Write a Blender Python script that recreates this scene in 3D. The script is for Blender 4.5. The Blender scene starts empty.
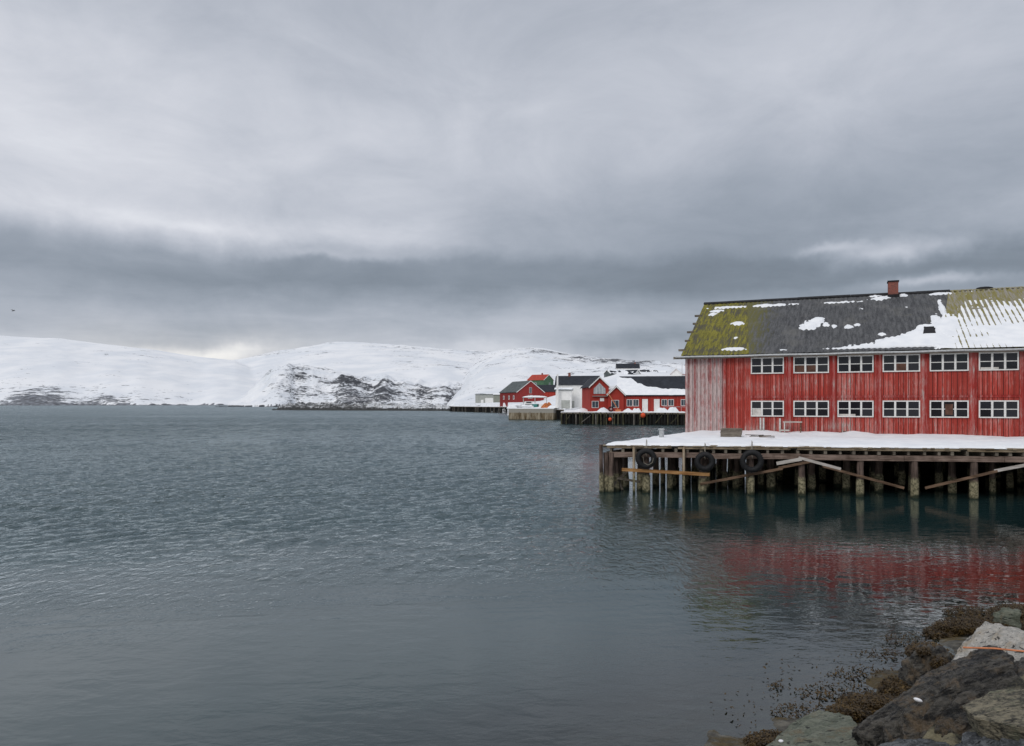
import bpy, bmesh, math, random
import numpy as np
from mathutils import Vector, Matrix
R = math.radians
random.seed(7); rng = np.random.default_rng(7)
S = bpy.context.scene
COL = S.collection
HOR, F, CH = 403.5, 760.0, 4.5          # horizon row, focal length in px, eye height

# ---------------------------------------------------------------- camera
cd = bpy.data.cameras.new('camera'); cam = bpy.data.objects.new('camera', cd); COL.objects.link(cam)
cam.location = (0, 0, CH); cam.rotation_euler = (R(90), 0, 0)
cd.sensor_width = 36; cd.lens = F/1024*36; cd.shift_y = (HOR-373)/1024
cd.clip_start = .1; cd.clip_end = 30000
S.camera = cam
S.view_settings.view_transform = 'Standard'; S.view_settings.look = 'None'
S.view_settings.exposure = 0.14; S.view_settings.gamma = 1

# ---------------------------------------------------------------- node helpers
class NT:
    def __init__(s, nt): s.t = nt; s.n = nt.nodes; s.l = nt.links
    def new(s, k, **kw):
        n = s.n.new(k)
        for a, b in kw.items(): setattr(n, a, b)
        return n
    def put(s, sock, v):
        if isinstance(v, bpy.types.NodeSocket): s.l.new(v, sock)
        elif isinstance(v, (tuple, list)) and sock.type == 'RGBA' and len(v) == 3: sock.default_value = (*v, 1)
        else: sock.default_value = v
    def math(s, op, a, b=0.0, c=None, clamp=False):
        n = s.new('ShaderNodeMath', operation=op, use_clamp=clamp); s.put(n.inputs[0], a); s.put(n.inputs[1], b)
        if c is not None: s.put(n.inputs[2], c)
        return n.outputs[0]
    def vmath(s, op, a, b=(0, 0, 0)):
        n = s.new('ShaderNodeVectorMath', operation=op); s.put(n.inputs[0], a); s.put(n.inputs[1], b)
        return n.outputs['Value' if op in ('DOT_PRODUCT', 'LENGTH') else 'Vector']
    def obj(s): return s.new('ShaderNodeTexCoord').outputs['Object']
    def pos(s): return s.new('ShaderNodeNewGeometry').outputs['Position']
    def sep(s, v):
        n = s.new('ShaderNodeSeparateXYZ'); s.put(n.inputs[0], v); return n.outputs
    def comb(s, x, y, z):
        n = s.new('ShaderNodeCombineXYZ'); s.put(n.inputs[0], x); s.put(n.inputs[1], y); s.put(n.inputs[2], z); return n.outputs[0]
    def scale(s, v, sc, rot=(0, 0, 0), loc=(0, 0, 0)):
        if any(rot): m_ = s.new('ShaderNodeMapping'); s.put(m_.inputs[0], v); m_.inputs['Rotation'].default_value = rot; v = m_.outputs[0]; rot = (0, 0, 0)
        n = s.new('ShaderNodeMapping'); s.put(n.inputs[0], v); n.inputs['Scale'].default_value = sc
        n.inputs['Rotation'].default_value = rot; n.inputs['Location'].default_value = loc; return n.outputs[0]
    def noise(s, v, scale=1.0, detail=4.0, rough=.55, dist=0.0):
        n = s.new('ShaderNodeTexNoise'); s.put(n.inputs['Vector'], v); n.inputs['Scale'].default_value = scale
        n.inputs['Detail'].default_value = detail; n.inputs['Roughness'].default_value = rough
        n.inputs['Distortion'].default_value = dist; return n.outputs[0]
    def ramp(s, f, stops, interp='LINEAR'):
        n = s.new('ShaderNodeValToRGB'); s.put(n.inputs[0], f); e = n.color_ramp.elements; n.color_ramp.interpolation = interp
        while len(e) < len(stops): e.new(.5)
        for i, (p, c) in enumerate(stops):
            e[i].position = p; e[i].color = (c, c, c, 1) if isinstance(c, (int, float)) else (*c, 1)
        return n.outputs[0]
    def sstep(s, v, a, b):
        n = s.new('ShaderNodeMapRange', interpolation_type='SMOOTHSTEP'); s.put(n.inputs[0], v)
        n.inputs[1].default_value = a; n.inputs[2].default_value = b; n.inputs[3].default_value = 0; n.inputs[4].default_value = 1
        return n.outputs[0]
    def mix(s, f, a, b):
        n = s.new('ShaderNodeMix', data_type='RGBA'); s.put(n.inputs[0], f); s.put(n.inputs[6], a); s.put(n.inputs[7], b); return n.outputs[2]
    def bump(s, h, strength=.5, dist=.02, normal=None):
        n = s.new('ShaderNodeBump'); s.put(n.inputs['Height'], h); s.put(n.inputs['Strength'], strength); n.inputs['Distance'].default_value = dist
        if normal: s.put(n.inputs['Normal'], normal)
        return n.outputs[0]

def newmat(name):
    m = bpy.data.materials.new(name); m.use_nodes = True
    t = NT(m.node_tree); b = m.node_tree.nodes['Principled BSDF']
    b.inputs['Specular IOR Level'].default_value = .25
    return m, t, b
def simple(name, col, rough=.75, var=.25, scale=2.0, bump=.3, metal=0):
    m, t, b = newmat(name)
    n = t.noise(t.obj(), scale, 6, .65)
    dark = tuple(c*(1-var) for c in col); light = tuple(min(1, c*(1+var)) for c in col)
    t.put(b.inputs['Base Color'], t.mix(t.sstep(n, .3, .7), dark, light))
    b.inputs['Roughness'].default_value = rough; b.inputs['Metallic'].default_value = metal
    t.put(b.inputs['Normal'], t.bump(n, bump, .02))
    return m

# ---------------------------------------------------------------- world (overcast)
W = bpy.data.worlds.new('World'); S.world = W; W.use_nodes = True
t = NT(W.node_tree); bg = W.node_tree.nodes['Background']
sky = t.new('ShaderNodeTexSky', sky_type='NISHITA'); sky.sun_disc = False
SUN_EL, SUN_AZ = R(38), R(215)
sky.sun_elevation = SUN_EL; sky.sun_rotation = SUN_AZ
dirv = t.new('ShaderNodeTexCoord').outputs['Generated']
dx, dy, dz = t.sep(dirv)[:3]
# cloud layer: flat sheets seen in perspective
den = t.math('ADD', t.math('MAXIMUM', dz, 0), .10)
cp = t.comb(t.math('DIVIDE', dx, den), t.math('DIVIDE', dy, den), 0)
warp = t.noise(dirv, 3.2, 6, .62)
warp2 = t.noise(t.vmath('ADD', dirv, (3.1, 5.2, 1.3)), 3.6, 6, .62)
az = t.math('ARCTAN2', dx, dy); el = t.math('ARCSINE', dz)
az = t.math('ADD', az, t.math('MULTIPLY', t.math('SUBTRACT', warp, .5), .30))
el = t.math('ADD', el, t.math('MULTIPLY', t.math('SUBTRACT', warp2, .5), .085))
def azel(u, v):
    a = math.atan((u-512)/F); return a, math.atan((HOR-v)/F*math.cos(a))
stops = [(403, .56), (352, .50), (336, .46), (322, .43), (308, .35), (286, .25), (264, .27), (246, .40), (205, .47), (140, .53), (80, .51), (0, .45), (-150, .50), (-700, .72)]
st = [(0, .3)] + [((math.atan((HOR-v)/F)+.1)/1.7, b) for v, b in stops]
B = t.ramp(t.math('DIVIDE', t.math('ADD', el, .1), 1.7), st)
blobs = [(-20, 150, 300, 75, .13), (120, 212, 100, 12, .12), (330, 232, 110, 13, .13), (200, 222, 60, 5, .08), (350, 255, 50, 4, .10), (700, 140, 330, 75, -.03), (900, 190, 240, 50, -.09),
         (640, 225, 200, 30, -.05), (420, 40, 160, 60, -.03), (760, 30, 90, 30, .04), (925, 243, 36, 8, .30), (865, 237, 30, 3.5, .18), (955, 273, 34, 4, .20), (640, 338, 60, 14, -.19),
         (215, 355, 45, 6, .30), (265, 349, 25, 5, .16), (90, 300, 200, 16, -.02), (1010, 205, 60, 14, .09), (350, 330, 200, 12, -.04), (560, 322, 70, 12, .04), (50, 40, 250, 60, .03),
         (330, 275, 120, 20, -.02), (480, 355, 80, 8, .06)]
for (u, v, su, sv, amp) in blobs:
    a, e = azel(u, v)
    x = t.math('DIVIDE', t.math('SUBTRACT', az, a), su/F); y = t.math('DIVIDE', t.math('SUBTRACT', el, e), sv/F)
    g = t.math('EXPONENT', t.math('MULTIPLY', t.math('ADD', t.math('MULTIPLY', x, x), t.math('MULTIPLY', y, y)), -.7))
    B = t.math('ADD', B, t.math('MULTIPLY', g, amp))
n3 = t.noise(cp, 1.9, 10, .62, .5)
n1 = t.noise(cp, .55, 9, .6, .3)
n2 = t.noise(t.scale(dirv, (1, 1, 1.9)), 5.0, 8, .6, .8)
mod = t.math('ADD', t.math('MULTIPLY', t.math('SUBTRACT', n1, .5), .38), t.math('MULTIPLY', t.math('SUBTRACT', n2, .5), .42))
mod = t.math('ADD', mod, t.math('MULTIPLY', t.math('SUBTRACT', n3, .5), .34))
B = t.math('MULTIPLY', B, t.math('ADD', 1.0, mod))
B = t.math('MAXIMUM', B, .12)
tint = t.ramp(B, [(0, (.82, 1.0, 1.22)), (.25, (.86, .99, 1.18)), (.45, (.92, .985, 1.12)), (.62, (.955, .985, 1.075)), (1, (1, 1, 1))])
tn = t.new('ShaderNodeVectorMath', operation='SCALE'); t.put(tn.inputs[0], tint); t.put(tn.inputs['Scale'], t.math('MULTIPLY', B, 10.0))
cl = tn.outputs[0]
a, e = azel(215, 354)
x = t.math('DIVIDE', t.math('SUBTRACT', az, a), .16); y = t.math('DIVIDE', t.math('SUBTRACT', el, e), .03)
g = t.math('EXPONENT', t.math('MULTIPLY', t.math('ADD', t.math('MULTIPLY', x, x), t.math('MULTIPLY', y, y)), -1))
cl = t.mix(g, cl, t.vmath('MULTIPLY', cl, (1.03, 1.0, .94)))
fin = t.mix(.96, sky.outputs[0], cl)
t.put(bg.inputs['Color'], fin); bg.inputs['Strength'].default_value = .1

sl = bpy.data.lights.new('sun', 'SUN'); sun = bpy.data.objects.new('sun', sl); COL.objects.link(sun)
sl.energy = 1.0; sl.angle = R(25); sl.color = (1, .97, .93)
dsun = Vector((math.sin(SUN_AZ)*math.cos(SUN_EL), math.cos(SUN_AZ)*math.cos(SUN_EL), math.sin(SUN_EL)))
sun.rotation_euler = dsun.to_track_quat('Z', 'Y').to_euler()

# ---------------------------------------------------------------- object helpers
def P(u, v, D): return Vector(((u-512)*D/F, D, CH+(HOR-v)*D/F))
def X(u, D): return (u-512)*D/F
def Z(v, D): return CH+(HOR-v)*D/F
def tag(o, label=None, cat=None, group=None, kind=None):
    if label: o['label'] = label
    if cat: o['category'] = cat
    if group: o['group'] = group
    if kind: o['kind'] = kind
    return o
def empty(name, loc, rz=0, **k):
    o = bpy.data.objects.new(name, None); COL.objects.link(o); o.location = loc; o.rotation_euler = (0, 0, rz); o.empty_display_size = .5
    return tag(o, **k)
class MB:
    """collects boxes, bars, tubes; build() links them as one mesh object"""
    def __init__(s): s.v = []; s.f = []; s.sm = []
    def add(s, vs, fs, smooth=False):
        n = len(s.v); s.v += [tuple(p) for p in vs]; s.f += [tuple(i+n for i in f) for f in fs]; s.sm += [smooth]*len(fs); return s
    def box(s, x0, x1, y0, y1, z0, z1):
        return s.add([(x0, y0, z0), (x1, y0, z0), (x1, y1, z0), (x0, y1, z0), (x0, y0, z1), (x1, y0, z1), (x1, y1, z1), (x0, y1, z1)],
                     [(3, 2, 1, 0), (4, 5, 6, 7), (0, 1, 5, 4), (1, 2, 6, 5), (2, 3, 7, 6), (3, 0, 4, 7)])
    def bar(s, a, b, w, h, up=(0, 0, 1), w2=None, h2=None):
        a = Vector(a); b = Vector(b); d = (b-a).normalized(); up = Vector(up)
        if abs(d.dot(up)) > .98: up = Vector((0, 1, 0))
        sd = d.cross(up).normalized(); u = sd.cross(d)
        w2 = w if w2 is None else w2; h2 = h if h2 is None else h2
        vs = [a-sd*w/2-u*h/2, a+sd*w/2-u*h/2, a+sd*w/2+u*h/2, a-sd*w/2+u*h/2, b-sd*w2/2-u*h2/2, b+sd*w2/2-u*h2/2, b+sd*w2/2+u*h2/2, b-sd*w2/2+u*h2/2]
        return s.add(vs, [(0, 1, 2, 3), (7, 6, 5, 4), (0, 4, 5, 1), (1, 5, 6, 2), (2, 6, 7, 3), (3, 7, 4, 0)])
    def tube(s, pts, rad, n=10, cap=True, wob=0):
        pts = [Vector(p) for p in pts]; rad = rad if isinstance(rad, (list, tuple)) else [rad]*len(pts)
        vs = []; up = Vector((0, 0, 1))
        for i, p in enumerate(pts):
            d = (pts[min(i+1, len(pts)-1)]-pts[max(i-1, 0)]).normalized()
            r = up if abs(d.dot(up)) < .9 else Vector((0, 1, 0))
            a = d.cross(r).normalized(); b = a.cross(d)
            for k in range(n):
                th = 2*math.pi*k/n; rr = rad[i]*(1+random.uniform(-wob, wob))
                vs.append(p+a*math.cos(th)*rr+b*math.sin(th)*rr)
        fs = [(i*n+k, i*n+(k+1) % n, (i+1)*n+(k+1) % n, (i+1)*n+k) for i in range(len(pts)-1) for k in range(n)]
        s.add(vs, fs, True)
        if cap: s.add(vs[:n], [tuple(range(n))[::-1]]); s.add(vs[-n:], [tuple(range(n))])
        return s
    def torus(s, c, axis, R0, r, n=28, m=10):
        c = Vector(c); ax = Vector(axis).normalized(); a = ax.cross(Vector((0, 0, 1))).normalized(); b = ax.cross(a); vs = []
        for i in range(n):
            th = 2*math.pi*i/n; d = a*math.cos(th)+b*math.sin(th)
            for k in range(m):
                ph = 2*math.pi*k/m; vs.append(c+d*(R0+r*math.cos(ph))+ax*r*1.15*math.sin(ph))
        return s.add(vs, [(i*m+k, i*m+(k+1) % m, ((i+1) % n)*m+(k+1) % m, ((i+1) % n)*m+k) for i in range(n) for k in range(m)], True)
    def ball(s, c, r, n=14, sq=(1, 1, 1)):
        c = Vector(c); vs = []; m = n//2
        for i in range(m+1):
            ph = math.pi*i/m
            for k in range(n):
                th = 2*math.pi*k/n; vs.append(c+Vector((math.sin(ph)*math.cos(th)*r*sq[0], math.sin(ph)*math.sin(th)*r*sq[1], math.cos(ph)*r*sq[2])))
        return s.add(vs, [(i*n+k, (i+1)*n+k, (i+1)*n+(k+1) % n, i*n+(k+1) % n) for i in range(m) for k in range(n)], True)
    def prism(s, poly, a, b):
        """poly: list of 3D points; extruded by vector (b) from a"""
        n = len(poly); b = Vector(b); vs = [Vector(p)+Vector(a) for p in poly]; vs = vs+[p+b for p in vs]
        return s.add(vs, [tuple(range(n))[::-1], tuple(range(n, 2*n))]+[(i, (i+1) % n, n+(i+1) % n, n+i) for i in range(n)])
    def build(s, name, mat, parent=None, fixn=True, **k):
        me = bpy.data.meshes.new(name); me.from_pydata(s.v, [], s.f)
        me.polygons.foreach_set('use_smooth', s.sm)
        if fixn:
            bm = bmesh.new(); bm.from_mesh(me); bmesh.ops.recalc_face_normals(bm, faces=bm.faces); bm.to_mesh(me); bm.free()
        me.materials.append(mat); me.update()
        o = bpy.data.objects.new(name, me); COL.objects.link(o)
        if parent: o.parent = parent
        return tag(o, **k)
def npmesh(name, V, Fq, mat, parent=None, smooth=True, attrs=None, **k):
    me = bpy.data.meshes.new(name); V = np.asarray(V, dtype=np.float32); Fq = np.asarray(Fq, dtype=np.int32)
    me.vertices.add(len(V)); me.vertices.foreach_set('co', V.ravel())
    nf, kk = Fq.shape
    me.loops.add(nf*kk); me.loops.foreach_set('vertex_index', Fq.ravel())
    me.polygons.add(nf); me.polygons.foreach_set('loop_start', np.arange(0, nf*kk, kk, dtype=np.int32)); me.polygons.foreach_set('loop_total', np.full(nf, kk, dtype=np.int32))
    me.polygons.foreach_set('use_smooth', np.full(nf, smooth))
    me.update(calc_edges=True); me.validate()
    for an, av in (attrs or {}).items():
        A = me.attributes.new(an, 'FLOAT', 'POINT'); A.data.foreach_set('value', np.asarray(av, dtype=np.float32).ravel())
    me.materials.append(mat)
    o = bpy.data.objects.new(name, me); COL.objects.link(o)
    if parent: o.parent = parent
    return tag(o, **k)
def gridfaces(nr, nc, keep=None):
    i = np.arange(nr-1)[:, None]*nc+np.arange(nc-1)[None, :]
    q = np.stack([i, i+1, i+nc+1, i+nc], -1).reshape(-1, 4)
    if keep is not None: q = q[keep.reshape(-1)]
    return q
# numpy value noise
def _h(ix, iy, iz, seed):
    n = (ix*374761393+iy*668265263+iz*2147483647+seed*1274126177) & 0xffffffff
    n = ((n ^ (n >> 13))*1274126177) & 0xffffffff
    n = ((n ^ (n >> 16))*2246822519) & 0xffffffff
    return ((n ^ (n >> 13)) & 0xffff)/65535.0
def vnoise(x, y, z=0.0, seed=0):
    x = np.asarray(x, float); y = np.asarray(y, float); z = np.zeros_like(x)+z
    ix = np.floor(x).astype(np.int64); iy = np.floor(y).astype(np.int64); iz = np.floor(z).astype(np.int64)
    fx = x-ix; fy = y-iy; fz = z-iz
    fx = fx*fx*(3-2*fx); fy = fy*fy*(3-2*fy); fz = fz*fz*(3-2*fz); r = 0
    for a in (0, 1):
        for b in (0, 1):
            for c in (0, 1):
                w = (fx if a else 1-fx)*(fy if b else 1-fy)*(fz if c else 1-fz)
                r = r+w*_h(ix+a, iy+b, iz+c, seed)
    return r*2-1
def fbm(x, y, z=0.0, oct=5, seed=0, gain=.5):
    r = 0; a = 1; tot = 0
    for o in range(oct):
        f = 2**o; r = r+a*vnoise(np.asarray(x)*f+o*17.3, np.asarray(y)*f+o*7.1, np.asarray(z)*f, seed+o); tot += a; a *= gain
    return r/tot
def ss(a, b, x):
    k = np.clip((np.asarray(x, float)-a)/(b-a), 0, 1); return k*k*(3-2*k)

# ---------------------------------------------------------------- materials
def mat_snow(name='snow', rockattr=False):
    m, t, b = newmat(name)
    p = t.obj(); n = t.noise(p, 6, 5, .6); n2 = t.noise(p, 1.1, 3, .5)
    t.put(b.inputs['Base Color'], t.mix(t.sstep(n2, .3, .7), (.80, .82, .85), (.90, .91, .92)))
    b.inputs['Roughness'].default_value = .8
    t.put(b.inputs['Normal'], t.bump(t.math('ADD', n, t.math('MULTIPLY', n2, 2)), .35, .05))
    return m
M_snow = mat_snow()
def mat_hill(name, sc, thr, rockc=(.05, .052, .058)):
    m, t, b = newmat(name)
    p = t.pos()
    at = t.new('ShaderNodeAttribute', attribute_name='rock').outputs['Fac']
    a = t.noise(t.scale(p, (.45, .7, 2.6)), sc, 7, .7, .4)
    c = t.noise(t.scale(p, (.5, .8, 2.6)), sc*6, 6, .74, .2)
    v = t.math('ADD', t.math('MULTIPLY', a, .45), t.math('MULTIPLY', c, .55))
    v = t.math('ADD', v, at)
    k = t.sstep(v, thr, thr+.05)
    rv = t.noise(p, sc*9, 4, .7)
    rc = t.mix(t.sstep(rv, .35, .7), rockc, tuple(min(1, q*3.2) for q in rockc))
    sn = t.mix(t.sstep(t.noise(p, sc*.6, 5, .6), .35, .65), (.74, .77, .81), (.86, .87, .885))
    t.put(b.inputs['Base Color'], t.mix(k, sn, rc)); b.inputs['Roughness'].default_value = .9
    t.put(b.inputs['Normal'], t.bump(a, .8, 2.0))
    return m
def mat_wood(name, c1, c2, wet=None, axis=2, rough=.85, sc=1.0, algae=False):
    """weathered wood: streaks along the given axis"""
    m, t, b = newmat(name)
    p = t.obj(); s = [9*sc, 9*sc, 9*sc]; s[axis] = .6*sc
    a = t.noise(t.scale(p, tuple(s)), 1.6, 7, .7); c = t.noise(p, 1.3*sc, 4, .6)
    col = t.mix(t.sstep(t.math('ADD', t.math('MULTIPLY', a, .6), t.math('MULTIPLY', c, .4)), .36, .64), c1, c2)
    if algae:
        z = t.sep(t.pos())[2]; e = t.math('ADD', z, t.math('MULTIPLY', t.math('SUBTRACT', c, .5), .6))
        al = t.mix(t.sstep(t.noise(p, 9, 5, .7), .35, .65), (.06, .055, .03), (.34, .30, .19))
        col = t.mix(t.sstep(e, .95, .78), col, al)
        col = t.mix(t.sstep(e, .22, .05), col, (.03, .035, .02))
    t.put(b.inputs['Base Color'], col); b.inputs['Roughness'].default_value = rough
    t.put(b.inputs['Normal'], t.bump(a, .6, .02))
    return m
def mat_wall(name, paint, bare, thr, sc=1.0, boards=.13):
    """painted vertical boards with the paint worn off in streaks"""
    m, t, b = newmat(name)
    p = t.obj(); x, y, z = t.sep(p)[:3]
    bi = t.math('FLOOR', t.math('DIVIDE', x, boards))
    wn = t.new('ShaderNodeTexWhiteNoise', noise_dimensions='1D'); t.put(wn.inputs['W'], bi); br = wn.outputs['Value']
    fine = t.noise(t.scale(p, (38, 38, 2.6)), 1.0, 6, .72)
    mid = t.noise(t.comb(t.math('ADD', t.math('MULTIPLY', x, 5), t.math('MULTIPLY', br, 7)), y, t.math('MULTIPLY', z, .9)), 1.0, 5, .6)
    big = t.noise(t.scale(p, (.35, .35, .8)), 1.0, 4, .5)
    low = t.sstep(z, 1.6, 0.0)
    v = t.math('ADD', t.math('MULTIPLY', fine, .42), t.math('ADD', t.math('MULTIPLY', mid, .33), t.math('MULTIPLY', big, .25)))
    v = t.math('ADD', v, t.math('ADD', t.math('MULTIPLY', t.math('SUBTRACT', br, .5), .13), t.math('MULTIPLY', low, .045)))
    k = t.sstep(v, thr, thr+.07)
    pc = t.mix(t.sstep(t.math('ADD', t.math('MULTIPLY', mid, .5), t.math('MULTIPLY', br, .5)), .25, .8), tuple(c*.72 for c in paint), tuple(min(1, c*1.15) for c in paint))
    fade = t.sstep(t.math('ADD', v, 0), thr-.10, thr)
    pc = t.mix(t.math('MULTIPLY', fade, .6), pc, tuple(.55*c+.45*q for c, q in zip(paint, bare)))
    bc = t.mix(t.sstep(fine, .35, .65), tuple(c*.55 for c in bare), bare)
    t.put(b.inputs['Base Color'], t.mix(k, pc, bc)); b.inputs['Roughness'].default_value = .85
    t.put(b.inputs['Normal'], t.bump(t.math('ADD', fine, t.math('MULTIPLY', k, -.4)), .5, .01))
    return m
RED = (.45, .058, .042)
M_red = mat_wall('peeling_red_paint', RED, (.52, .42, .38), .575)
M_pink = mat_wall('bare_boards', (.36, .07, .065), (.64, .50, .475), .462)
M_trimred = mat_wall('red_trim', (.36, .035, .028), (.46, .38, .35), .56)
M_white = simple('white_window_paint', (.70, .69, .66), .6, .14, 9)
M_post = simple('weathered_white_post', (.55, .53, .50), .8, .25, 6)
M_greywood = mat_wood('grey_wood', (.08, .066, .052), (.26, .225, .18), axis=0)
M_deck = mat_wood('deck_edge_wood', (.12, .085, .05), (.36, .29, .20), axis=0)
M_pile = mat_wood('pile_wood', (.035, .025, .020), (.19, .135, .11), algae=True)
M_pile2 = mat_wood('dark_pile_wood', (.022, .018, .015), (.07, .06, .05), algae=True)  # darker copy of the pile wood, under-deck shade put into its colour
M_pole = mat_wood('pale_pole_wood', (.26, .18, .10), (.50, .42, .32), algae=True)
M_plank = mat_wood('ochre_plank_wood', (.22, .10, .035), (.48, .27, .11), axis=0)
M_brace = mat_wood('brace_wood', (.06, .036, .022), (.22, .14, .09), axis=0)
M_bleach = mat_wood('bleached_wood', (.34, .30, .26), (.60, .56, .52), axis=0)
M_felt = simple('black_felt', (.022, .022, .024), .85, .3, 4)
M_beam = mat_wood('beam_wood', (.08, .052, .038), (.30, .22, .18), axis=0)
M_rubber = simple('tyre_rubber', (.018, .018, .019), .7, .35, 12)
M_rope = simple('old_rope', (.30, .27, .22), .95, .3, 30)
M_metal = simple('galvanised_steel', (.45, .46, .46), .5, .2, 8, metal=.3)

def mat_glass(name, c=(.007, .007, .009), rough=.06):
    m, t, b = newmat(name); n = t.noise(t.obj(), 1.3, 3)
    t.put(b.inputs['Base Color'], t.mix(n, c, tuple(q*2.5 for q in c))); b.inputs['Roughness'].default_value = rough
    b.inputs['Specular IOR Level'].default_value = .45
    t.put(b.inputs['Normal'], t.bump(n, .15, .02)); return m
M_pane = mat_glass('dark_window_glass')
def mat_roof(kind):
    m, t, b = newmat('roof_'+kind); p = t.obj()
    big = t.noise(p, .55, 6, .6); mid = t.noise(t.scale(p, (7.0, .8, .8)), 1.0, 6, .7); fi = t.noise(p, 12, 5, .7)
    if kind == 'moss':
        grey = t.mix(fi, (.045, .042, .03), (.13, .12, .08))
        moss = t.mix(t.sstep(t.math('ADD', t.math('MULTIPLY', fi, .5), t.math('MULTIPLY', mid, .5)), .35, .62), (.07, .068, .014), (.25, .225, .04))
        col = t.mix(t.sstep(t.math('ADD', t.math('MULTIPLY', mid, .6), t.math('MULTIPLY', big, .4)), .42, .54), grey, moss)
    elif kind == 'dark':
        d = t.mix(t.sstep(t.math('ADD', t.math('MULTIPLY', mid, .6), t.math('MULTIPLY', fi, .4)), .35, .65), (.038, .040, .044), (.135, .136, .14))
        g = t.sstep(t.noise(t.scale(p, (1.5, 1, 1)), 1.1, 5, .65), .62, .74)
        col = t.mix(t.math('MULTIPLY', g, .55), d, (.12, .115, .07))
        xx = t.sep(p)[0]; e = t.math('ADD', xx, t.math('MULTIPLY', t.math('SUBTRACT', mid, .5), 6.0))
        col = t.mix(t.math('MULTIPLY', t.sstep(e, 5.2, 3.4), .75), col, (.14, .13, .03))
        col = t.mix(t.math('MULTIPLY', t.sstep(big, .52, .7), .35), col, (.17, .165, .15))
    else:
        col = t.mix(t.sstep(mid, .38, .6), t.mix(fi, (.16, .15, .13), (.42, .39, .34)), t.mix(fi, (.12, .105, .035), (.34, .30, .10)))
    t.put(b.inputs['Base Color'], col); b.inputs['Roughness'].default_value = .9
    t.put(b.inputs['Normal'], t.bump(t.math('ADD', fi, mid), .5, .02)); return m

# ---------------------------------------------------------------- water
def mat_water():
    m, t, b = newmat('water')
    p = t.pos(); x, y, z = t.sep(p)[:3]
    # distance from camera along the ground
    dist = t.vmath('LENGTH', p)
    # wind-ruffled patches against slicks
    patch = t.noise(t.scale(p, (.010, .028, 1), rot=(0, 0, .12)), 1.0, 4, .55, .6)
    slick = t.noise(t.scale(p, (.05, .22, 1), rot=(0, 0, -.15)), 1.0, 4, .6, .8)
    patch = t.sstep(patch, .34, .62)
    near = t.sstep(t.math('ADD', dist, t.math('MULTIPLY', t.math('SUBTRACT', slick, .5), 10)), 14, 30)
    # lee of the pier: calm wedge
    lee = t.sstep(t.math('SUBTRACT', x, t.math('MULTIPLY', t.math('SUBTRACT', y, 15), -.05)), 8.5, 1.5)
    leeY = t.sstep(y, 55, 75)
    ruff = t.math('MULTIPLY', near, t.math('MAXIMUM', lee, leeY))
    amp = t.math('MULTIPLY', ruff, t.math('ADD', .70, t.math('MULTIPLY', patch, .45)))
    w1 = t.noise(t.scale(p, (1.35, .8, 1), rot=(0, 0, .12)), 2.6, 3, .6, .5)
    w2 = t.noise(t.scale(p, (1.2, .8, 1), rot=(0, 0, -.15)), 7.0, 3, .6, .4)
    w3 = t.noise(t.scale(p, (1.0, .45, 1), rot=(0, 0, .05)), .8, 3, .6)
    far = t.sstep(dist, 45, 160)
    h = t.math('ADD', t.math('MULTIPLY', w1, .15), t.math('ADD', t.math('MULTIPLY', w2, .035), t.math('MULTIPLY', w3, t.math('MULTIPLY', far, .7))))
    calm = t.math('ADD', t.math('MULTIPLY', t.noise(t.scale(p, (.9, 1.5, 1), rot=(0, 0, .1)), 1.8, 3, .5, .3), .009), t.math('MULTIPLY', t.noise(t.scale(p, (1.0, 2.0, 1), rot=(0, 0, -.2)), 6.0, 2, .5), t.math('MULTIPLY', t.sstep(slick, .35, .65), .0035)))
    nn = t.bump(t.math('ADD', t.math('MULTIPLY', h, amp), calm), 1.0, 1.0)
    # shallow strip along the rocks lets the bottom show
    d = t.math('ADD', t.math('MULTIPLY', t.math('SUBTRACT', x, 3.1), -.64), t.math('MULTIPLY', t.math('SUBTRACT', y, 10), .768))
    turb = t.sstep(t.math('ADD', d, t.math('MULTIPLY', t.math('SUBTRACT', slick, .5), 2)), .2, 6.0)
    body = t.new('ShaderNodeBsdfDiffuse'); 
    t.put(body.inputs['Color'], t.mix(t.sstep(t.noise(t.scale(p, (.03, .12, 1)), 1.0, 3), .35, .7), (.013, .032, .033), (.020, .042, .042)))
    tr = t.new('ShaderNodeBsdfTransparent'); t.put(tr.inputs['Color'], (.62, .72, .66, 1))
    ms = t.new('ShaderNodeMixShader'); t.put(ms.inputs[0], turb); t.l.new(tr.outputs[0], ms.inputs[1]); t.l.new(body.outputs[0], ms.inputs[2])
    gl = t.new('ShaderNodeBsdfGlossy'); t.put(gl.inputs['Roughness'], t.math('ADD', .006, t.math('MULTIPLY', ruff, t.math('ADD', .03, t.math('MULTIPLY', t.sstep(dist, 50, 300), .2))))); t.put(gl.inputs['Normal'], nn); t.put(gl.inputs['Color'], t.mix(ruff, (.96, .985, .99), (.69, .76, .785)))  # gloss colour dimmed where ruffled, standing in for shadowing between waves
    fr = t.new('ShaderNodeFresnel'); fr.inputs['IOR'].default_value = 1.62; t.put(fr.inputs['Normal'], nn)
    m2 = t.new('ShaderNodeMixShader'); t.put(m2.inputs[0], fr.outputs[0]); t.l.new(ms.outputs[0], m2.inputs[1]); t.l.new(gl.outputs[0], m2.inputs[2])
    out = m.node_tree.nodes['Material Output']; t.l.new(m2.outputs[0], out.inputs[0]); m.node_tree.nodes.remove(b)
    return m
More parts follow.
